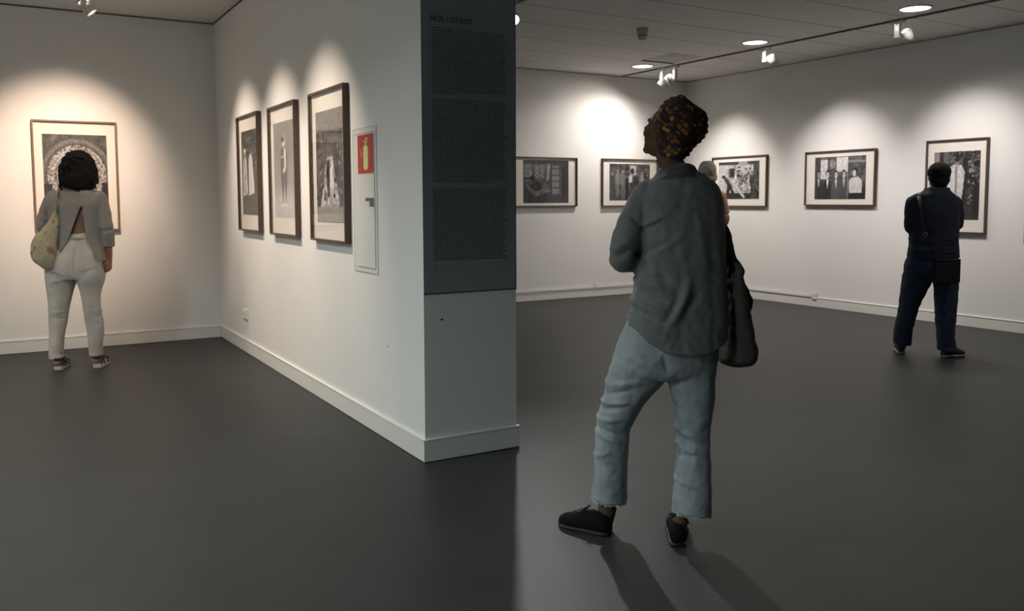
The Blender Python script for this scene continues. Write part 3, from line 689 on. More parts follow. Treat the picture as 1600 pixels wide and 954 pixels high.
# ---- woman in the foreground -----------------------------------------------
def foreground_woman():
    g = Fig(1062, 3.42); L = g.L
    # body
    b = bmesh.new()
    T = head_parts(b, L(1043, 208, .045), 0.74, 0.42, -0.06, 1.02, ears=False)
    hb = T @ Vector((0, -.02, -.05))
    limb(b, [hb, L(1049, 258, 0.0), L(1056, 276, -.02)], [.050, .052, .062])
    loft(b, g.rows([(268, 1042, 1075, -.01, .05), (285, 1022, 1105, 0, .065), (320, 1006, 1118, 0, .085), (400, 1010, 1118, 0, .09), (450, 1010, 1115, 0, .085), (510, 994, 1112, 0, .10), (560, 978, 1110, 0, .11), (585, 978, 1108, 0, .10)]), 28)
    hipL, hipR = L(1000, 560, 0), L(1086, 560, 0)
    limb(b, [hipL, L(963, 665, .05), L(951, 780, .09), L(944, 816, .10)], [.085, .055, .040, .036])
    limb(b, [hipR, L(1085, 680, .0), L(1066, 800, -.02), L(1060, 838, -.03)], [.085, .055, .040, .036])
    # arms crossed in front
    limb(b, [L(1012, 306, 0), L(978, 404, .0), L(1060, 392, .20)], [.045, .040, .030])
    limb(b, [L(1108, 306, 0), L(1109, 402, .05), L(1040, 402, .235)], [.045, .040, .030])
    hand_parts(b, L(1060, 392, .20), Vector((1, .12, .10)), (-.1, -1, 0), .95, .7)
    hand_parts(b, L(1040, 402, .235), Vector((-1, .05, .12)), (0, -1, 0), .95, .5, -1)
    bm = remesh(b, .0055, 3)
    body = obj('person', bm, skin_dark, None, True); g.place(body)
    tag(body, 'person in a patterned turban, grey-green shirt and pale jeans, arms folded, nearest the viewer', 'person')
    eyes(T, body)
    # turban
    b = bmesh.new()
    loft(b, g.rows([(151, 1050, 1066, .03, .03), (155, 1041, 1073, .02, .055), (165, 1030, 1088, .01, .085), (177, 1023, 1102, 0, .100), (189, 1020, 1106, 0, .108), (205, 1021, 1103, 0, .108), (221, 1025, 1095, 0, .098), (235, 1030, 1081, 0, .080), (244, 1037, 1072, -.005, .060), (250, 1044, 1062, -.01, .035)]), 36, 2.1)
    ball(b, L(1057, 160, .0), (.048, .045, .026)); ball(b, L(1088, 186, -.01), (.046, .055, .045))
    def td(co, n):
        c = L(1066, 200, 0); v = co-c; ang = math.atan2(v.z, v.x)
        return .0045*math.sin(v.length*95 + ang*2.0 + 3*nz(co, 9)) + .0028*math.sin((v.x*.6+v.z)*240 + 4*nz(co, 14)) + .004*nz(co, 26)
    tm = mat('patterned_turban', (0.05, 0.02, 0.02), 0.85)
    nt = tm.node_tree; bs = nt.nodes['Principled BSDF']; tc = nt.nodes.new('ShaderNodeTexCoord')
    mp = nt.nodes.new('ShaderNodeMapping'); mp.inputs['Rotation'].default_value = (0.4, 0.75, 0.3); nt.links.new(tc.outputs['Object'], mp.inputs[0])
    vo = nt.nodes.new('ShaderNodeTexVoronoi'); vo.distance = 'CHEBYCHEV'; vo.inputs['Scale'].default_value = 50; vo.inputs['Randomness'].default_value = 0.6; nt.links.new(mp.outputs[0], vo.inputs['Vector'])
    sc = nt.nodes.new('ShaderNodeSeparateColor'); nt.links.new(vo.outputs['Color'], sc.inputs[0])
    cr = nt.nodes.new('ShaderNodeValToRGB'); cr.color_ramp.interpolation = 'CONSTANT'; nt.links.new(sc.outputs[0], cr.inputs[0])
    st = [(0.0, (.055, .020, .014, 1)), (.26, (.020, .020, .050, 1)), (.42, (.12, .040, .018, 1)), (.62, (.24, .105, .015, 1)), (.82, (.34, .18, .04, 1)), (.92, (.07, .06, .02, 1))]
    for i, (pp, c) in enumerate(st):
        el = cr.color_ramp.elements[i] if i < 2 else cr.color_ramp.elements.new(pp); el.position = pp; el.color = c
    dd = nt.nodes.new('ShaderNodeMath'); dd.operation = 'LESS_THAN'; dd.inputs[1].default_value = 0.40; nt.links.new(vo.outputs['Distance'], dd.inputs[0])
    mx = nt.nodes.new('ShaderNodeMix'); mx.data_type = 'RGBA'; mx.inputs[6].default_value = (.018, .008, .010, 1)
    nt.links.new(dd.outputs[0], mx.inputs['Factor']); nt.links.new(cr.outputs[0], mx.inputs[7]); nt.links.new(mx.outputs[2], bs.inputs['Base Color'])
    obj('turban', remesh(b, .005, 3, disp=td), tm, body, True)
    # shirt
    shirt_m = mat('grey_green_cotton', (0.160, 0.170, 0.169), 0.9, var=0.06, vscale=20, bump=0.25, bscale=500, sheen=0.15)
    b = bmesh.new()
    loft(b, g.rows([(263, 1042, 1078, -.02, .055), (270, 1028, 1092, -.015, .07), (279, 1018, 1106, -.01, .085), (291, 1006, 1119, 0, .10), (308, 996, 1127, 0, .115), (340, 997, 1130, 0, .125), (380, 1001, 1131, 0, .13), (430, 993, 1131, 0, .13), (460, 989, 1133, 0, .135), (490, 984, 1134, 0, .14), (520, 976, 1135, 0, .145), (562, 972, 1134, 0, .15)]), 40, 2.4)
    limb(b, [L(1014, 306, 0), L(989, 345, -.01), L(974, 396, -.01), L(980, 405, .03), L(1030, 398, .17), L(1052, 393, .20)], [.062, .058, .055, .054, .046, .042])
    limb(b, [L(1104, 308, 0), L(1110, 350, .02), L(1109, 396, .05), L(1100, 404, .09), L(1052, 404, .21)], [.060, .057, .055, .052, .045])
    def P2(px, py): v = L(px, py, -.12); return v.x, v.z
    cr_ = []
    for (x0, y0, x1, y1, w, a) in ((1000, 398, 1050, 380, 5, -.009), (1006, 408, 1062, 372, 4, .006), (1010, 352, 1040, 338, 3.5, .006), (1008, 360, 1034, 346, 3, -.006), (1000, 440, 1048, 455, 4.5, .010), (996, 452, 1040, 472, 4, -.009),
                                   (990, 470, 1052, 500, 5, .010), (990, 484, 1036, 508, 4, -.008), (1052, 500, 1078, 440, 7, .012), (1040, 500, 1062, 462, 5, -.009), (984, 500, 1040, 520, 4, .007), (1004, 425, 1030, 432, 3.5, .006),
                                   (1062, 508, 1092, 452, 7, -.007), (1060, 290, 1112, 300, 5, .004), (1070, 300, 1120, 318, 4, -.004), (978, 330, 1014, 362, 3, -.005), (958, 392, 986, 378, 4, .005), (962, 404, 990, 392, 4, -.006), (1000, 395, 1015, 425, 4, -.008), (1110, 330, 1118, 540, 7, -.004), (1085, 300, 1100, 420, 8, .004)):
        p, q = P2(x0, y0), P2(x1, y1); cr_.append((p[0], p[1], q[0], q[1], w/394, a))
    fc = creases(cr_)
    def ridge(co, f, st): return (1-abs(nz((co.x+co.z*st, co.y, co.z*.55-co.x*st), f))*2.2)
    def sd(co, n): return 1.45*fc(co, n) + .0022*ridge(co, 15, .6) + .0016*ridge(co, 26, -.4) + .006*nz((co.x*1.0, co.y, co.z*.6), 7) + .0035*nz((co.x*1.4+co.z*.6, co.y, co.z*.8-co.x*.5), 18) + .0012*nz(co, 45)
    hem = [(960, 500), (975, 506), (985, 513), (993, 517), (1010, 534), (1027, 546), (1052, 553), (1085, 554), (1115, 550), (1125, 545), (1136, 535)]
    hemL = [(L(x, y, -.1).x, L(x, y, -.1).z) for x, y in hem]
    def hz_(a): return float(np.interp(a, [h[0] for h in hemL], [h[1] for h in hemL]))
    def scut(co, n):
        if co.z < hz_(co.x): return True
        c = L(1057, 262, -.01)
        return co.z > c.z and (co-c).length < .040 and n.z > .5
    shirt = obj('shirt', remesh(b, .0065, 5, disp=sd, cut=scut, solid=.003), shirt_m, body, True)
    # collar: a folded band standing round the neck
    cb = bmesh.new(); n = 40; rings = []
    cc = L(1058, 258, -.01)
    for (dr, dz, sl) in ((-.010, -.010, 0), (-.006, .016, 0), (.000, .021, 0), (.009, .008, 0), (.024, -.010, 0), (.036, -.026, 0), (.034, -.029, 0)):
        ring = []
        for k in range(n):
            t = 2*PI*k/n + PI/2
            ra, rd = .070+dr, .062+dr
            x, y = math.cos(t)*ra, math.sin(t)*rd
            ring.append(cb.verts.new((cc.x+x, cc.y+y, cc.z+dz-.010-(.30*abs(x) if x < 0 else .22*x) - .35*max(0, y) + .002*math.sin(5*t))))
        rings.append(ring)
    for a_, b_ in zip(rings, rings[1:]):
        for k in range(n-1): cb.faces.new((a_[k], a_[k+1], b_[k+1], b_[k]))
    bmesh.ops.solidify(cb, geom=cb.faces[:], thickness=.002)
    obj('collar', cb, shirt_m, shirt, True)
    # jeans
    jean = mat('pale_washed_denim', (0.32, 0.352, 0.378), 0.9, var=0.16, vscale=9, bump=0.3, bscale=420, stretch=(1, 1, 1))
    b = bmesh.new()
    loft(b, g.rows([(496, 984, 1122, 0, .105), (520, 973, 1123, 0, .12), (548, 962, 1122, 0, .128), (575, 956, 1118, 0, .118), (588, 966, 1112, 0, .09)]), 36, 2.4)
    loft(b, g.rows([(548, 962, 1040, 0, .105), (581, 952, 1043, .01, .10), (600, 947, 1032, .015, .098), (620, 943, 1014, .025, .093), (633, 939, 1003, .03, .088), (652, 934, 993, .04, .082), (668, 932, 986, .045, .078), (699, 931, 981, .055, .074), (735, 929, 979, .07, .076), (772, 925, 978, .085, .078), (792, 922, 976, .09, .080), (800, 922, 974, .09, .08)]), 30, 2.2)
    loft(b, g.rows([(548, 1042, 1122, 0, .105), (585, 1043, 1117, 0, .098), (620, 1051, 1115, 0, .090), (645, 1056, 1111, .0, .082), (665, 1058, 1109, -.0, .076), (699, 1058, 1109, -.01, .072), (752, 1055, 1111, -.02, .078), (800, 1051, 1110, -.03, .082), (822, 1051, 1110, -.03, .082)]), 30, 2.2)
    cr2 = []
    for (x0, y0, x1, y1, w, a) in ((945, 610, 1000, 600, 5, .007), (940, 628, 990, 612, 4, -.007), (938, 640, 984, 634, 4, .008), (936, 652, 982, 640, 4, -.008), (934, 668, 975, 662, 4, .007), (934, 680, 976, 690, 3.5, -.007), (936, 690, 972, 702, 3.5, .006),
                                   (960, 560, 1030, 590, 6, -.006), (955, 585, 1010, 600, 5, .005), (1058, 676, 1100, 690, 4, .008), (1060, 688, 1104, 704, 4, -.008), (1058, 700, 1098, 716, 4, .007), (1060, 722, 1094, 716, 4, -.005), (1050, 600, 1105, 640, 6, .005), (1060, 640, 1108, 660, 4, -.006),
                                   (930, 735, 955, 718, 4, .006), (1056, 755, 1090, 765, 4, .005), (1043, 582, 1036, 556, 3, -.008)):
        p, q = P2(x0, y0), P2(x1, y1); cr2.append((p[0], p[1], q[0], q[1], w/394, a))
    fj = creases(cr2)
    def jd(co, n): return 1.35*fj(co, n) + .0020*ridge(co, 17, .5) + .0014*ridge(co, 30, -.6) + .004*nz((co.x, co.y, co.z*.7), 11) + .0025*nz(co, 28)
    hL = L(945, 788, .02).z; hR = L(1080, 809, -.1).z
    def jcut(co, n):
        lim = hL - .10*(co.x-L(950, 780, 0).x) if co.x < L(1010, 700, 0).x else hR - .10*(co.x-L(1080, 800, 0).x)
        return co.z < lim
    jeans = obj('jeans', remesh(b, .0065, 4, disp=jd, cut=jcut, solid=.003), jean, body, True)
    # frayed hems
    fray = mat('frayed_white_thread', (0.62, 0.66, 0.68), 0.9)
    fb = bmesh.new()
    me = jeans.data; bm2 = bmesh.new(); bm2.from_mesh(me)
    lowL = [v.co.copy() for v in bm2.verts if v.co.x < L(1010, 700, 0).x and v.co.z < hL+.025 and v.co.z < hL-.10*(v.co.x-L(950, 780, 0).x)+.007]
    lowR = [v.co.copy() for v in bm2.verts if v.co.x >= L(1010, 700, 0).x and v.co.z < hR-.10*(v.co.x-L(1080, 800, 0).x)+.007]
    bm2.free()
    for pts in (lowL, lowR):
        fb = bmesh.new()
        for p in random.sample(pts, min(len(pts), 420)):
            q = p + Vector((random.uniform(-.004, .004), random.uniform(-.004, .004), -random.uniform(.003, .011)))
            tube(fb, [p, q], .0011, 4)
        obj('frayed_hem', fb, fray, jeans)
    # shoes
    blk = mat('black_suede', (0.008, 0.008, 0.009), 0.9, spec=0.12); sol = mat('black_rubber', (0.018, 0.018, 0.018), 0.6); lc = mat('black_laces', (0.02, 0.02, 0.02), 0.7)
    a = L(954, 826, .03); shoe('shoe', (a.x, .04, 0), 0.97, .240, blk, sol, body, 1.0, lc, hgt=1.0)
    a = L(1059, 850, -.085); shoe('shoe', (a.x, -.085, 0), -0.16, .245, blk, sol, body, 1.0, lc, hgt=1.0)
    # tote bag on her right shoulder, hanging in front
    bagm = mat('grey_green_canvas', (0.068, 0.065, 0.056), 0.95, var=0.12, vscale=14, bump=0.3, bscale=400)
    b = bmesh.new()
    R = g.rows([(350, 1129, 1135, .09, .02), (375, 1129, 1139, .09, .07), (397, 1130, 1143, .09, .10), (408, 1131, 1150, .09, .13), (419, 1131, 1156, .09, .14), (428, 1131, 1152, .09, .145), (440, 1131, 1155, .09, .15), (478, 1132, 1164, .09, .155), (504, 1133, 1168, .09, .16), (526, 1133, 1172, .09, .16), (544, 1130, 1176, .09, .155), (558, 1124, 1176, .09, .14), (568, 1126, 1165, .09, .10)])
    loft(b, R, 32, 3.0)
    def bd(co, n): return .007*nz((co.x*1.2, co.y, co.z*.45), 11) + .004*nz((co.x+co.z, co.y, co.z), 24)
    bag = obj('tote_bag', remesh(b, .006, 4, disp=bd), bagm, None, True); g.place(bag); tag(bag, 'dark grey-green canvas tote bag hanging at the right side of the turbaned woman', 'bag')
    b = bmesh.new()
    tube(b, [L(1135, 404, .00), L(1131, 352, .0), L(1126, 310, .02), L(1114, 290, .04), L(1108, 289, .08), L(1116, 305, .14), L(1127, 350, .15), L(1135, 404, .15)], [(.005, .012)]*8, 10)
    obj('strap', remesh(b, .005, 1), bagm, bag, True)
    b = bmesh.new()
    loft(b, g.rows([(430, 1154, 1158, .12, .02), (440, 1157, 1162, .12, .04), (456, 1161, 1169, .12, .05), (469, 1164, 1174, .12, .05), (480, 1166, 1172, .12, .04), (489, 1167, 1170, .12, .02)]), 20, 2.0)
    sc_ = obj('scarf', remesh(b, .005, 3, disp=lambda co, n: .004*nz(co, 30)), mat('black_cloth', (.006, .006, .007), .9), None, True); g.place(sc_)
    tag(sc_, 'black cloth hanging out behind the canvas tote bag', 'scarf')
foreground_woman()

# ---- woman at the left -------------------------------------------------------
def left_woman():
    g = Fig(119, 7.07); L = g.L
    b = bmesh.new()
    T = head_parts(b, L(121, 264, .03), 0.05, -0.02, 0, 1.0)
    limb(b, [T @ Vector((0, -.02, -.05)), L(122, 300, 0)], [.048, .055])
    loft(b, g.rows([(296, 108, 136, 0, .05), (304, 84, 152, 0, .07), (320, 82, 156, 0, .09), (350, 88, 152, 0, .092), (370, 90, 150, 0, .095), (400, 82, 156, 0, .105), (425, 82, 156, 0, .11)]), 28)
    limb(b, [L(98, 425, 0), L(91.5, 490, .0), L(90, 556, -.02), L(91, 568, -.02)], [.072, .042, .033, .034])
    limb(b, [L(140, 425, 0), L(146, 490, .03), L(149, 554, .08), L(150, 563, .09)], [.072, .042, .033, .034])
    for x, d, y in ((91, -.03, 568), (151, .07, 565)):                  # bare feet in sandals
        p = L(x, y, d); limb(b, [Vector((p.x, d-.02, .055)), Vector((p.x-.01, d+.08, .05)), Vector((p.x-.03, d+.16, .040))], [.032, .030, .022])
    limb(b, [L(80, 308, 0), L(68, 352, -.01), L(80, 362, .14), L(100, 345, .24)], [.045, .040, .033, .027])
    hand_parts(b, L(100, 345, .24), Vector((.8, .3, .4)), (0, -1, 0), .9, .6)
    limb(b, [L(157, 310, 0), L(167, 360, -.01), L(170, 402, .03)], [.045, .038, .028])
    hand_parts(b, L(170, 402, .03), Vector((-.02, .05, -1)), (-1, 0.1, 0), 1.0, .75, 1)
    body = obj('person', remesh(b, .0055, 3), skin_tan, None, True); g.place(body); eyes(T, body)
    tag(body, 'person with dark curly hair, grey open-back blouse and pale trousers, facing left wall', 'person')
    # hair
    b = bmesh.new()
    loft(b, g.rows([(236, 115, 128, .01, .04), (240, 106, 137, .01, .075), (248, 99, 144, .01, .098), (260, 95, 149, .01, .108), (274, 94, 152, 0, .11), (284, 95, 151, 0, .105), (292, 103, 148, -.01, .09), (299, 114, 141, -.02, .05)]), 32, 2.0)
    def hd(co, n): return .010*math.sin(co.x*70+co.z*55+6*nz(co, 14)) * .5 + .009*nz(co, 22) + .004*nz(co, 60)
    def hcut(co, n): return co.y > .075 and co.z < L(121, 246, 0).z and abs(co.x-T.translation.x) < .062
    hair_m = mat('near_black_curly_hair', (0.007, 0.005, 0.0045), 0.8, spec=0.25, bump=0.3, bscale=140, var=.4, vscale=60)
    hb = remesh(b, .007, 2, disp=hd, cut=hcut, solid=.006)
    c0 = T.translation
    for k in range(120):
        t = random.uniform(-2.9, -.2); zz = random.uniform(-.15, .05); r = .108
        p = Vector((c0.x+math.cos(t)*r*1.02, c0.y-.02+math.sin(t)*r*.95, c0.z+zz)); ph = random.random()*6; ln = random.uniform(.03, .07)
        pts = [p + Vector((math.cos(ph+q*1.5)*.009+math.cos(t)*.004*q, math.sin(ph+q*1.5)*.009+math.sin(t)*.003*q, -ln*q/5)) for q in range(6)]
        tube(hb, pts, [.0035, .0045, .0045, .004, .003, .0015], 5)
    obj('hair', hb, hair_m, body, True)
    # blouse with split back
    bl = mat('grey_jersey', (0.27, 0.245, 0.228), 0.9, var=.05, vscale=18, bump=.2, bscale=400)
    b = bmesh.new()
    loft(b, g.rows([(295, 104, 140, -.01, .06), (300, 88, 150, -.01, .085), (307, 78, 158, 0, .10), (320, 76, 162, 0, .115), (345, 80, 160, 0, .12), (370, 83, 160, 0, .125), (400, 82, 166, 0, .13), (425, 80, 170, 0, .14)]), 36, 2.4)
    limb(b, [L(83, 309, 0), L(73, 330, 0), L(68, 352, -.01), L(74, 360, .08)], [.062, .060, .056, .052])
    limb(b, [L(155, 309, 0), L(163, 335, 0), L(168, 362, -.01), L(169.5, 384, .01)], [.060, .054, .050, .046])
    VZ = [(L(x, y, -.1).x, L(x, y, -.1).z) for x, y in ((128, 320), (111, 372), (90, 408))]; VR = [(L(x, y, -.1).x, L(x, y, -.1).z) for x, y in ((128, 320), (134, 365), (151, 412))]
    hemz = L(100, 409, -.1).z; armx = L(164, 390, 0).x; armz = L(168, 386, 0).z
    def bcut(co, n):
        if co.x > armx+.01: return co.z < armz
        if co.z < hemz: return True
        if co.y < .02:
            zl = [v[1] for v in VZ][::-1]
            if co.z < VZ[0][1]:
                xl = float(np.interp(co.z, zl, [v[0] for v in VZ][::-1])); xr = float(np.interp(co.z, [v[1] for v in VR][::-1], [v[0] for v in VR][::-1]))
                if xl < co.x < xr: return True
        return False
    def bd(co, n): return .006*nz((co.x*2.2, co.y*2, co.z*.6), 10) + .003*nz((co.x*2, co.y, co.z*.7), 26)
    obj('blouse', remesh(b, .007, 4, disp=bd, cut=bcut, solid=.003), bl, body, True)
    # trousers
    tr = mat('pale_linen', (0.54, 0.495, 0.45), 0.9, var=.10, vscale=10, bump=.25, bscale=350)
    b = bmesh.new()
    loft(b, g.rows([(364, 90, 150, 0, .103), (372, 88, 153, 0, .110), (392, 80, 160, 0, .125), (412, 74, 163, 0, .135), (428, 73, 163, 0, .125), (436, 78, 160, 0, .10)]), 34, 2.4)
    loft(b, g.rows([(412, 74, 118, 0, .115), (433, 73, 119, 0, .11), (455, 75, 113, 0, .09), (478, 76.5, 108, 0, .078), (500, 78, 104.5, -.005, .066), (520, 78, 100.5, -.01, .060), (545, 78, 98, -.015, .060), (566, 78, 97.5, -.02, .060)]), 28, 2.2)
    loft(b, g.rows([(412, 119, 163, 0, .115), (433, 119, 162, 0, .11), (450, 125.5, 157.5, .01, .09), (471, 130, 154.5, .02, .078), (500, 134, 158.5, .04, .066), (520, 137, 161, .05, .062), (545, 140, 159.5, .07, .062), (562, 141, 158, .08, .062)]), 28, 2.2)
    q = 190.; cr_ = []
    for (x0, y0, x1, y1, w, a) in ((76, 425, 100, 432, 2.5, -.006), (78, 440, 110, 436, 2.5, .006), (84, 470, 84, 540, 4, .006), (95, 470, 92, 550, 3, -.006), (142, 450, 146, 540, 3, .006), (150, 470, 156, 540, 3, -.005), (78, 490, 100, 486, 2, .006), (80, 497, 98, 500, 2, -.006), (138, 488, 156, 484, 2, .006), (138, 495, 158, 498, 2, -.006), (120, 380, 119, 430, 2, -.010), (130, 425, 158, 418, 2.5, -.005), (80, 552, 96, 556, 2, -.005)):
        p, r = L(x0, y0, -.1), L(x1, y1, -.1); cr_.append((p.x, p.z, r.x, r.z, w/q, a))
    ft = creases(cr_); zl, zr = L(88, 561, -.05).z, L(150, 557, .05).z; xm = L(121, 500, 0).x
    tro = obj('trousers', remesh(b, .007, 4, disp=lambda co, n: ft(co, n)+.005*nz((co.x*1.5, co.y, co.z*.6), 11)+.0025*nz(co, 26), cut=lambda co, n: co.z < (zl if co.x < xm else zr), solid=.003), tr, body, True)
    b = bmesh.new(); rr = g.rows([(366, 89, 151, 0, .106), (373, 87.5, 153.5, 0, .113)], 1); loft(b, rr, 40, 2.4); obj('waistband', b, tr, tro, True)
    # sandals
    sw_ = mat('black_sandal_strap', (.015, .014, .014), .6); ss = mat('pale_sandal_sole', (.50, .48, .46), .6)
    for x, y, d, hd_ in ((90, 575, -.07, .20), (151, 570, .02, .14)):
        p = L(x, y, d); e = empty('sandal', (p.x, d, 0), hd_); e.parent = body
        b = bmesh.new()
        for (z0, z1) in ((0.0005, .030),):
            pr = ((0, .024), (.015, .034), (.06, .037), (.12, .040), (.18, .046), (.22, .043), (.25, .03), (.26, .012))
            top = []; bot = []
            for s in (1, -1):
                for (yy, hw) in (pr if s == 1 else pr[::-1]): top.append(b.verts.new((s*hw, yy, z1))); bot.append(b.verts.new((s*hw, yy, z0)))
            b.faces.new(top); b.faces.new(bot[::-1])
            for k in range(len(top)): b.faces.new((top[k], bot[k], bot[(k+1) % len(top)], top[(k+1) % len(top)]))
        obj('sole', b, ss, e)
        b = bmesh.new()
        for (yy, hh, w_) in ((.07, .10, .012), (.15, .082, .016), (.20, .068, .014)):
            tube(b, [(math.cos(t)*.042, yy+.0*t, .024+math.sin(t)*(hh-.024)) for t in [PI*k/10 for k in range(11)]], [(w_, .003)]*11, 8)
        tube(b, [(math.cos(t)*.040, .068-math.sin(t)*.078, .088) for t in [PI*k/12 for k in range(13)]], [(.003, .011)]*13, 8)
        tube(b, [(.032, .02, .03), (.040, .05, .085)], .006, 6); tube(b, [(-.032, .02, .03), (-.040, .05, .085)], .006, 6)
        obj('strap', b, sw_, e, True)
    # shoulder bag
    cl = mat('pale_floral_cloth', (.42, .38, .25), .9, bump=.2, bscale=300)
    nt = cl.node_tree; bs = nt.nodes['Principled BSDF']; tc = nt.nodes.new('ShaderNodeTexCoord'); n = nt.nodes.new('ShaderNodeTexNoise'); n.inputs['Scale'].default_value = 14; nt.links.new(tc.outputs['Object'], n.inputs[0])
    cr = nt.nodes.new('ShaderNodeValToRGB'); nt.links.new(n.outputs[0], cr.inputs[0]); els = cr.color_ramp.elements
    els[0].position = .36; els[0].color = (.36, .19, .13, 1); els[1].position = .46; els[1].color = (.48, .42, .29, 1); k = els.new(.58); k.color = (.40, .37, .23, 1); k = els.new(.70); k.color = (.50, .38, .29, 1)
    nt.links.new(cr.outputs[0], bs.inputs['Base Color'])
    b = bmesh.new()
    loft(b, g.rows([(330, 84, 90, -.115, .012), (345, 76, 91, -.12, .025), (358, 66, 92, -.12, .04), (368, 56, 91, -.12, .05), (382, 49, 90, -.12, .058), (396, 49, 88, -.12, .060), (408, 54, 86, -.12, .055), (416, 64, 84, -.12, .04), (420, 72, 82, -.12, .018)]), 28, 2.1)
    bag = obj('shoulder_bag', remesh(b, .006, 3, disp=lambda co, n: .007*nz((co.x*1.5, co.y, co.z*.7), 16)+.003*nz(co, 34)), cl, None, True); g.place(bag); tag(bag, 'pale olive patterned cloth bag on the left shoulder of the woman in grey blouse', 'bag')
    b = bmesh.new(); tube(b, [L(87, 340, -.125), L(88, 320, -.125), L(89, 306, -.115), L(91, 297, -.07), L(91, 295, 0), L(89, 300, .09), L(84, 330, .13), L(72, 370, .10), L(62, 384, .0), L(64, 384, -.07)], [(.006, .016)]*10, 10); obj('strap', remesh(b, .005, 1), cl, bag, True)
left_woman()

# ---- man at the right ---------------------------------------------------------
def navy_man():
    g = Fig(1459, 7.52); L = g.L
    b = bmesh.new()
    T = head_parts(b, L(1466, 276, .02), -0.12, 0.08, 0, 1.0)
    limb(b, [T @ Vector((0, -.02, -.05)), L(1463, 302, 0)], [.056, .064])
    loft(b, g.rows([(300, 1446, 1480, 0, .06), (308, 1428, 1492, 0, .08), (330, 1428, 1490, 0, .10), (370, 1430, 1488, 0, .10), (400, 1427, 1488, 0, .10), (425, 1424, 1488, 0, .10)]), 28)
    limb(b, [L(1440, 420, 0), L(1422, 480, .06), L(1409, 540, .12)], [.09, .06, .04])
    limb(b, [L(1476, 420, 0), L(1478, 480, -.03), L(1479, 546, -.10)], [.09, .06, .04])
    limb(b, [L(1428, 316, 0), L(1429, 356, .02), L(1465, 350, .24)], [.05, .045, .032]); hand_parts(b, L(1465, 350, .24), Vector((1, .1, .15)), (0, -1, 0), 1.0, .6)
    limb(b, [L(1490, 316, 0), L(1493, 350, .04), L(1482, 318, .24)], [.05, .045, .032]); hand_parts(b, L(1482, 318, .24), Vector((-.45, -.35, 1)), (-.6, -.7, 0), 1.0, .8, -1)
    body = obj('person', remesh(b, .0055, 3), skin_tan, None, True); g.place(body); eyes(T, body)
    tag(body, 'person in navy jacket and dark jeans, standing before the tall photograph at right', 'person')
    b = bmesh.new(); c = T
    ball(b, T @ Vector((0, -.020, .040)), (.094, .104, .090)); ball(b, T @ Vector((0, -.045, -.02)), (.084, .068, .070)); ball(b, T @ Vector((0, -.045, -.07)), (.064, .045, .045))
    o = obj('hair', remesh(b, .006, 3, disp=lambda co, n: .003*nz(co, 40)+.002*nz(co, 90), cut=lambda co, n: (T.inverted() @ co).y > .055 and (T.inverted() @ co).z < .075, solid=.004), mat('short_black_hair', (.005, .0045, .0045), .95, bump=.5, bscale=200), body, True)
    jk = mat('navy_jacket_cloth', (.0085, .0155, .032), .9, var=.1, vscale=20)
    b = bmesh.new()
    loft(b, g.rows([(293, 1446, 1483, 0, .068), (299, 1442, 1484, -.01, .080), (304, 1428, 1491, -.01, .095), (311, 1420, 1497, 0, .115), (330, 1421, 1497, 0, .13), (360, 1423, 1496, 0, .135), (380, 1422, 1495, 0, .135), (405, 1419, 1497, 0, .14)]), 36, 2.5)
    limb(b, [L(1427, 317, 0), L(1425, 340, 0), L(1428, 357, .03), L(1462, 350, .22)], [.068, .064, .060, .045])
    limb(b, [L(1491, 317, 0), L(1494, 335, .02), L(1493, 350, .05), L(1485, 328, .20)], [.068, .064, .060, .045])
    cr_ = []
    for (x0, y0, x1, y1, w, a) in ((1422, 372, 1460, 378, 2, .007), (1422, 380, 1450, 384, 2, -.007), (1424, 390, 1460, 392, 2, .007), (1470, 375, 1496, 370, 2, .007), (1468, 386, 1496, 384, 2, -.006), (1470, 394, 1496, 394, 2, .007), (1426, 360, 1440, 350, 2, .006), (1480, 360, 1496, 352, 2, -.006)):
        p, r = L(x0, y0, -.1), L(x1, y1, -.1); cr_.append((p.x, p.z, r.x, r.z, w/179, a))
    fj = creases(cr_)
    obj('jacket', remesh(b, .007, 4, disp=lambda co, n: fj(co, n)+.004*nz(co, 12)+.002*nz(co, 30), cut=lambda co, n: co.z < L(1460, 403, -.1).z, solid=.003), jk, body, True)
    nv = mat('dark_blue_denim', (.012, .023, .054), .9, var=.2, vscale=10, bump=.2, bscale=300)
    b = bmesh.new()
    loft(b, g.rows([(396, 1422, 1494, 0, .12), (410, 1416, 1496, 0, .13), (425, 1413, 1496, 0, .13), (436, 1416, 1492, 0, .11)]), 32, 2.4)
    loft(b, g.rows([(415, 1415, 1456, 0, .12), (432, 1412, 1457, .02, .12), (455, 1409, 1445, .03, .11), (479, 1406, 1434, .06, .10), (500, 1402, 1428, .08, .095), (518, 1398, 1424, .10, .09), (542, 1398, 1421, .11, .09)]), 28, 2.2)
    loft(b, g.rows([(415, 1456, 1497, 0, .12), (432, 1457, 1496, 0, .12), (447, 1460, 1495, 0, .11), (479, 1462, 1493, -.03, .10), (519, 1465, 1490, -.07, .09), (552, 1467, 1492, -.09, .09)]), 28, 2.2)
    xm = L(1445, 500, 0).x; zl, zr = L(1409, 540, .03).z, L(1479, 550, -.17).z
    obj('jeans', remesh(b, .007, 4, disp=lambda co, n: .006*nz((co.x, co.y, co.z*1.3), 12)+.003*nz(co, 28), cut=lambda co, n: co.z < (zl if co.x < xm else zr), solid=.003), nv, body, True)
    up = mat('charcoal_trainer', (.02, .02, .022), .7); so = mat('pale_grey_trainer_sole', (.30, .30, .29), .6); lc = mat('trainer_laces', (.05, .05, .05), .7)
    a = L(1408, 548, .05); shoe('trainer', (a.x, .05, 0), -.36, .28, up, so, body, 1.05, lc, sole_h=.030)
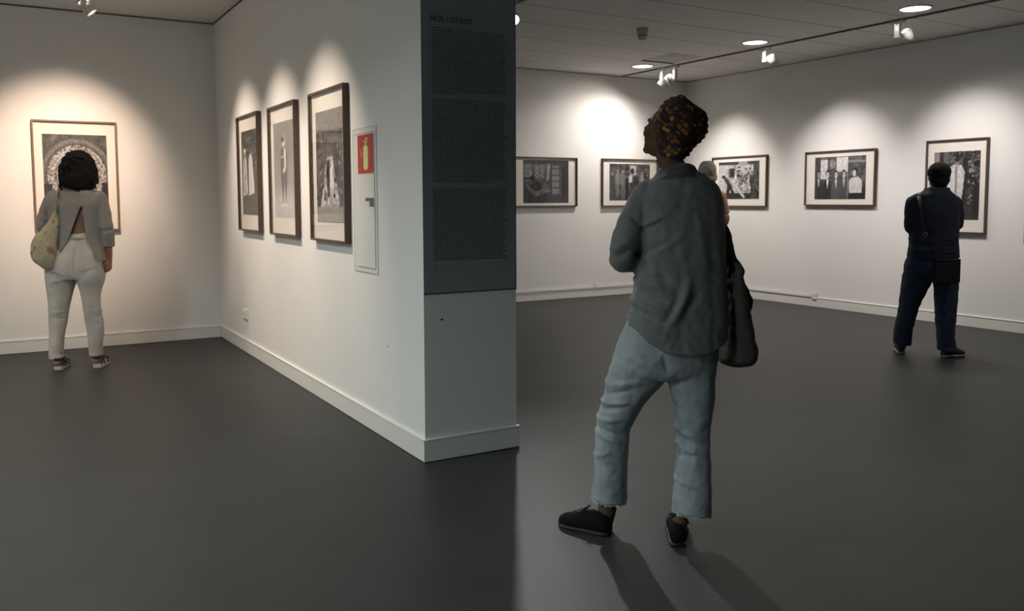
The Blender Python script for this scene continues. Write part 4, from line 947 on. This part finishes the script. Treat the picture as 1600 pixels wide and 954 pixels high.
    a = L(1472, 556, -.12); shoe('trainer', (a.x, -.12, 0), -1.25, .235, up, so, body, 1.05, lc, sole_h=.030)
    # crossbody bag
    bk = mat('black_nylon', (.007, .008, .010), .6)
    b = bmesh.new(); p0 = L(1462, 404, -.19); p1 = L(1498, 441, -.19)
    box(b, p0.x, p1.x, -.215, -.150, p1.z, p0.z)
    bag = obj('messenger_bag', b, bk, None, bevel=.008); g.place(bag); tag(bag, 'black crossbody bag hanging at the right hip of the man in navy', 'bag')
    b = bmesh.new(); box(b, p0.x+.008, p1.x-.008, -.219, -.213, p0.z-.012, p0.z-.007); obj('zip', b, M['chrome'], bag)
    b = bmesh.new(); tube(b, [L(1436, 306, -.095), L(1437, 314, -.135), L(1440, 335, -.155), L(1446, 365, -.158), L(1452, 385, -.162), L(1462, 405, -.18)], [(.018, .003)]*6, 8)
    tube(b, [L(1436, 306, -.095), L(1437, 301.5, -.05), L(1438, 302, .03), L(1440, 312, .10), L(1466, 345, .15)], [(.018, .003)]*5, 8); obj('strap', b, bk, bag, True)
    b = bmesh.new(); c_ = L(1446, 366, -.175); n = 20
    tube(b, [c_+Vector((math.cos(2*PI*k/n)*.016, 0, math.sin(2*PI*k/n)*.016)) for k in range(n+1)], .004, 6); obj('ring_buckle', b, M['chrome'], bag, True)
navy_man()

# ---- grey-haired visitor mostly hidden behind the woman in the foreground --------
def far_visitor():
    g = Fig(1106, 8.3); L = g.L
    b = bmesh.new()
    T = head_parts(b, L(1103, 271, .01), 0.55, -0.05, 0, .98)
    limb(b, [T @ Vector((0, -.02, -.05)), L(1108, 300, 0)], [.046, .055])
    loft(b, g.rows([(296, 1098, 1118, 0, .05), (302, 1086, 1130, 0, .07), (330, 1087, 1128, 0, .09), (360, 1088, 1126, 0, .09), (400, 1084, 1128, 0, .105), (425, 1086, 1124, 0, .10)]), 28)
    for x, d in ((1099, .0), (1115, .02)): limb(b, [L(x, 420, 0), L(x, 475, .01), L(x, 524, d)], [.08, .055, .036]); limb(b, [Vector((L(x, 524, d).x, d-.02, .035)), Vector((L(x, 524, d).x, d+.17, .025))], [.034, .026])
    limb(b, [L(1127, 307, 0), L(1132, 330, -.01), L(1132, 346, 0), L(1120, 356, .18), L(1112, 350, .24)], [.050, .046, .042, .034, .028]); hand_parts(b, L(1112, 350, .24), Vector((-1, .2, .1)), (0, -1, 0), .9, .6, -1)
    limb(b, [L(1088, 307, 0), L(1084, 346, 0), L(1100, 356, .22)], [.048, .042, .030]); hand_parts(b, L(1100, 356, .22), Vector((1, .2, .1)), (0, -1, 0), .9, .6)
    body = obj('person', remesh(b, .0055, 3), skin_fair, None, True); g.place(body); eyes(T, body)
    tag(body, 'person with grey hair and bare arm, mostly hidden behind the turbaned woman', 'person')
    b = bmesh.new(); ball(b, T @ Vector((0, -.022, .035)), (.086, .102, .090)); ball(b, T @ Vector((0, -.055, -.035)), (.072, .050, .070))
    hm = mat('grey_and_blonde_hair', (.60, .53, .47), .85, var=.3, vscale=30, bump=.6, bscale=160)
    obj('hair', remesh(b, .006, 3, disp=lambda co, n: .006*nz(co, 26)+.003*nz(co, 60), cut=lambda co, n: (T.inverted() @ co).y > .05 and (T.inverted() @ co).z < .07, solid=.004), hm, body, True)
    b = bmesh.new(); tube(b, [T @ Vector((math.cos(t)*.06, -.075+math.sin(t)*.02, -.055-.01*math.cos(3*t))) for t in [PI*k/8 for k in range(9)]], .020, 8); obj('hair_ends', remesh(b, .006, 2, disp=lambda co, n: .007*nz(co, 40)), mat('blonde_hair', (.34, .24, .13), .8, bump=.5, bscale=160), body, True)
    b = bmesh.new()
    loft(b, g.rows([(298, 1096, 1122, -.01, .07), (304, 1087, 1128, -.01, .09), (312, 1084, 1127, 0, .11), (360, 1085, 1128, 0, .115), (400, 1080, 1130, 0, .13), (480, 1086, 1124, 0, .12)]), 30, 2.4)
    obj('dress', remesh(b, .008, 4, disp=lambda co, n: .005*nz(co, 12)), mat('teal_cloth', (.06, .13, .12), .85), body, True)
    b = bmesh.new(); sm = mat('flat_shoe_black', (.02, .02, .02), .6)
    for x, d in ((1099, .0), (1115, .02)): p = L(x, 524, d); shoe('shoe', (p.x, d-.06, 0), 0, .25, sm, sm, body, .9, None, hgt=.7)
far_visitor()
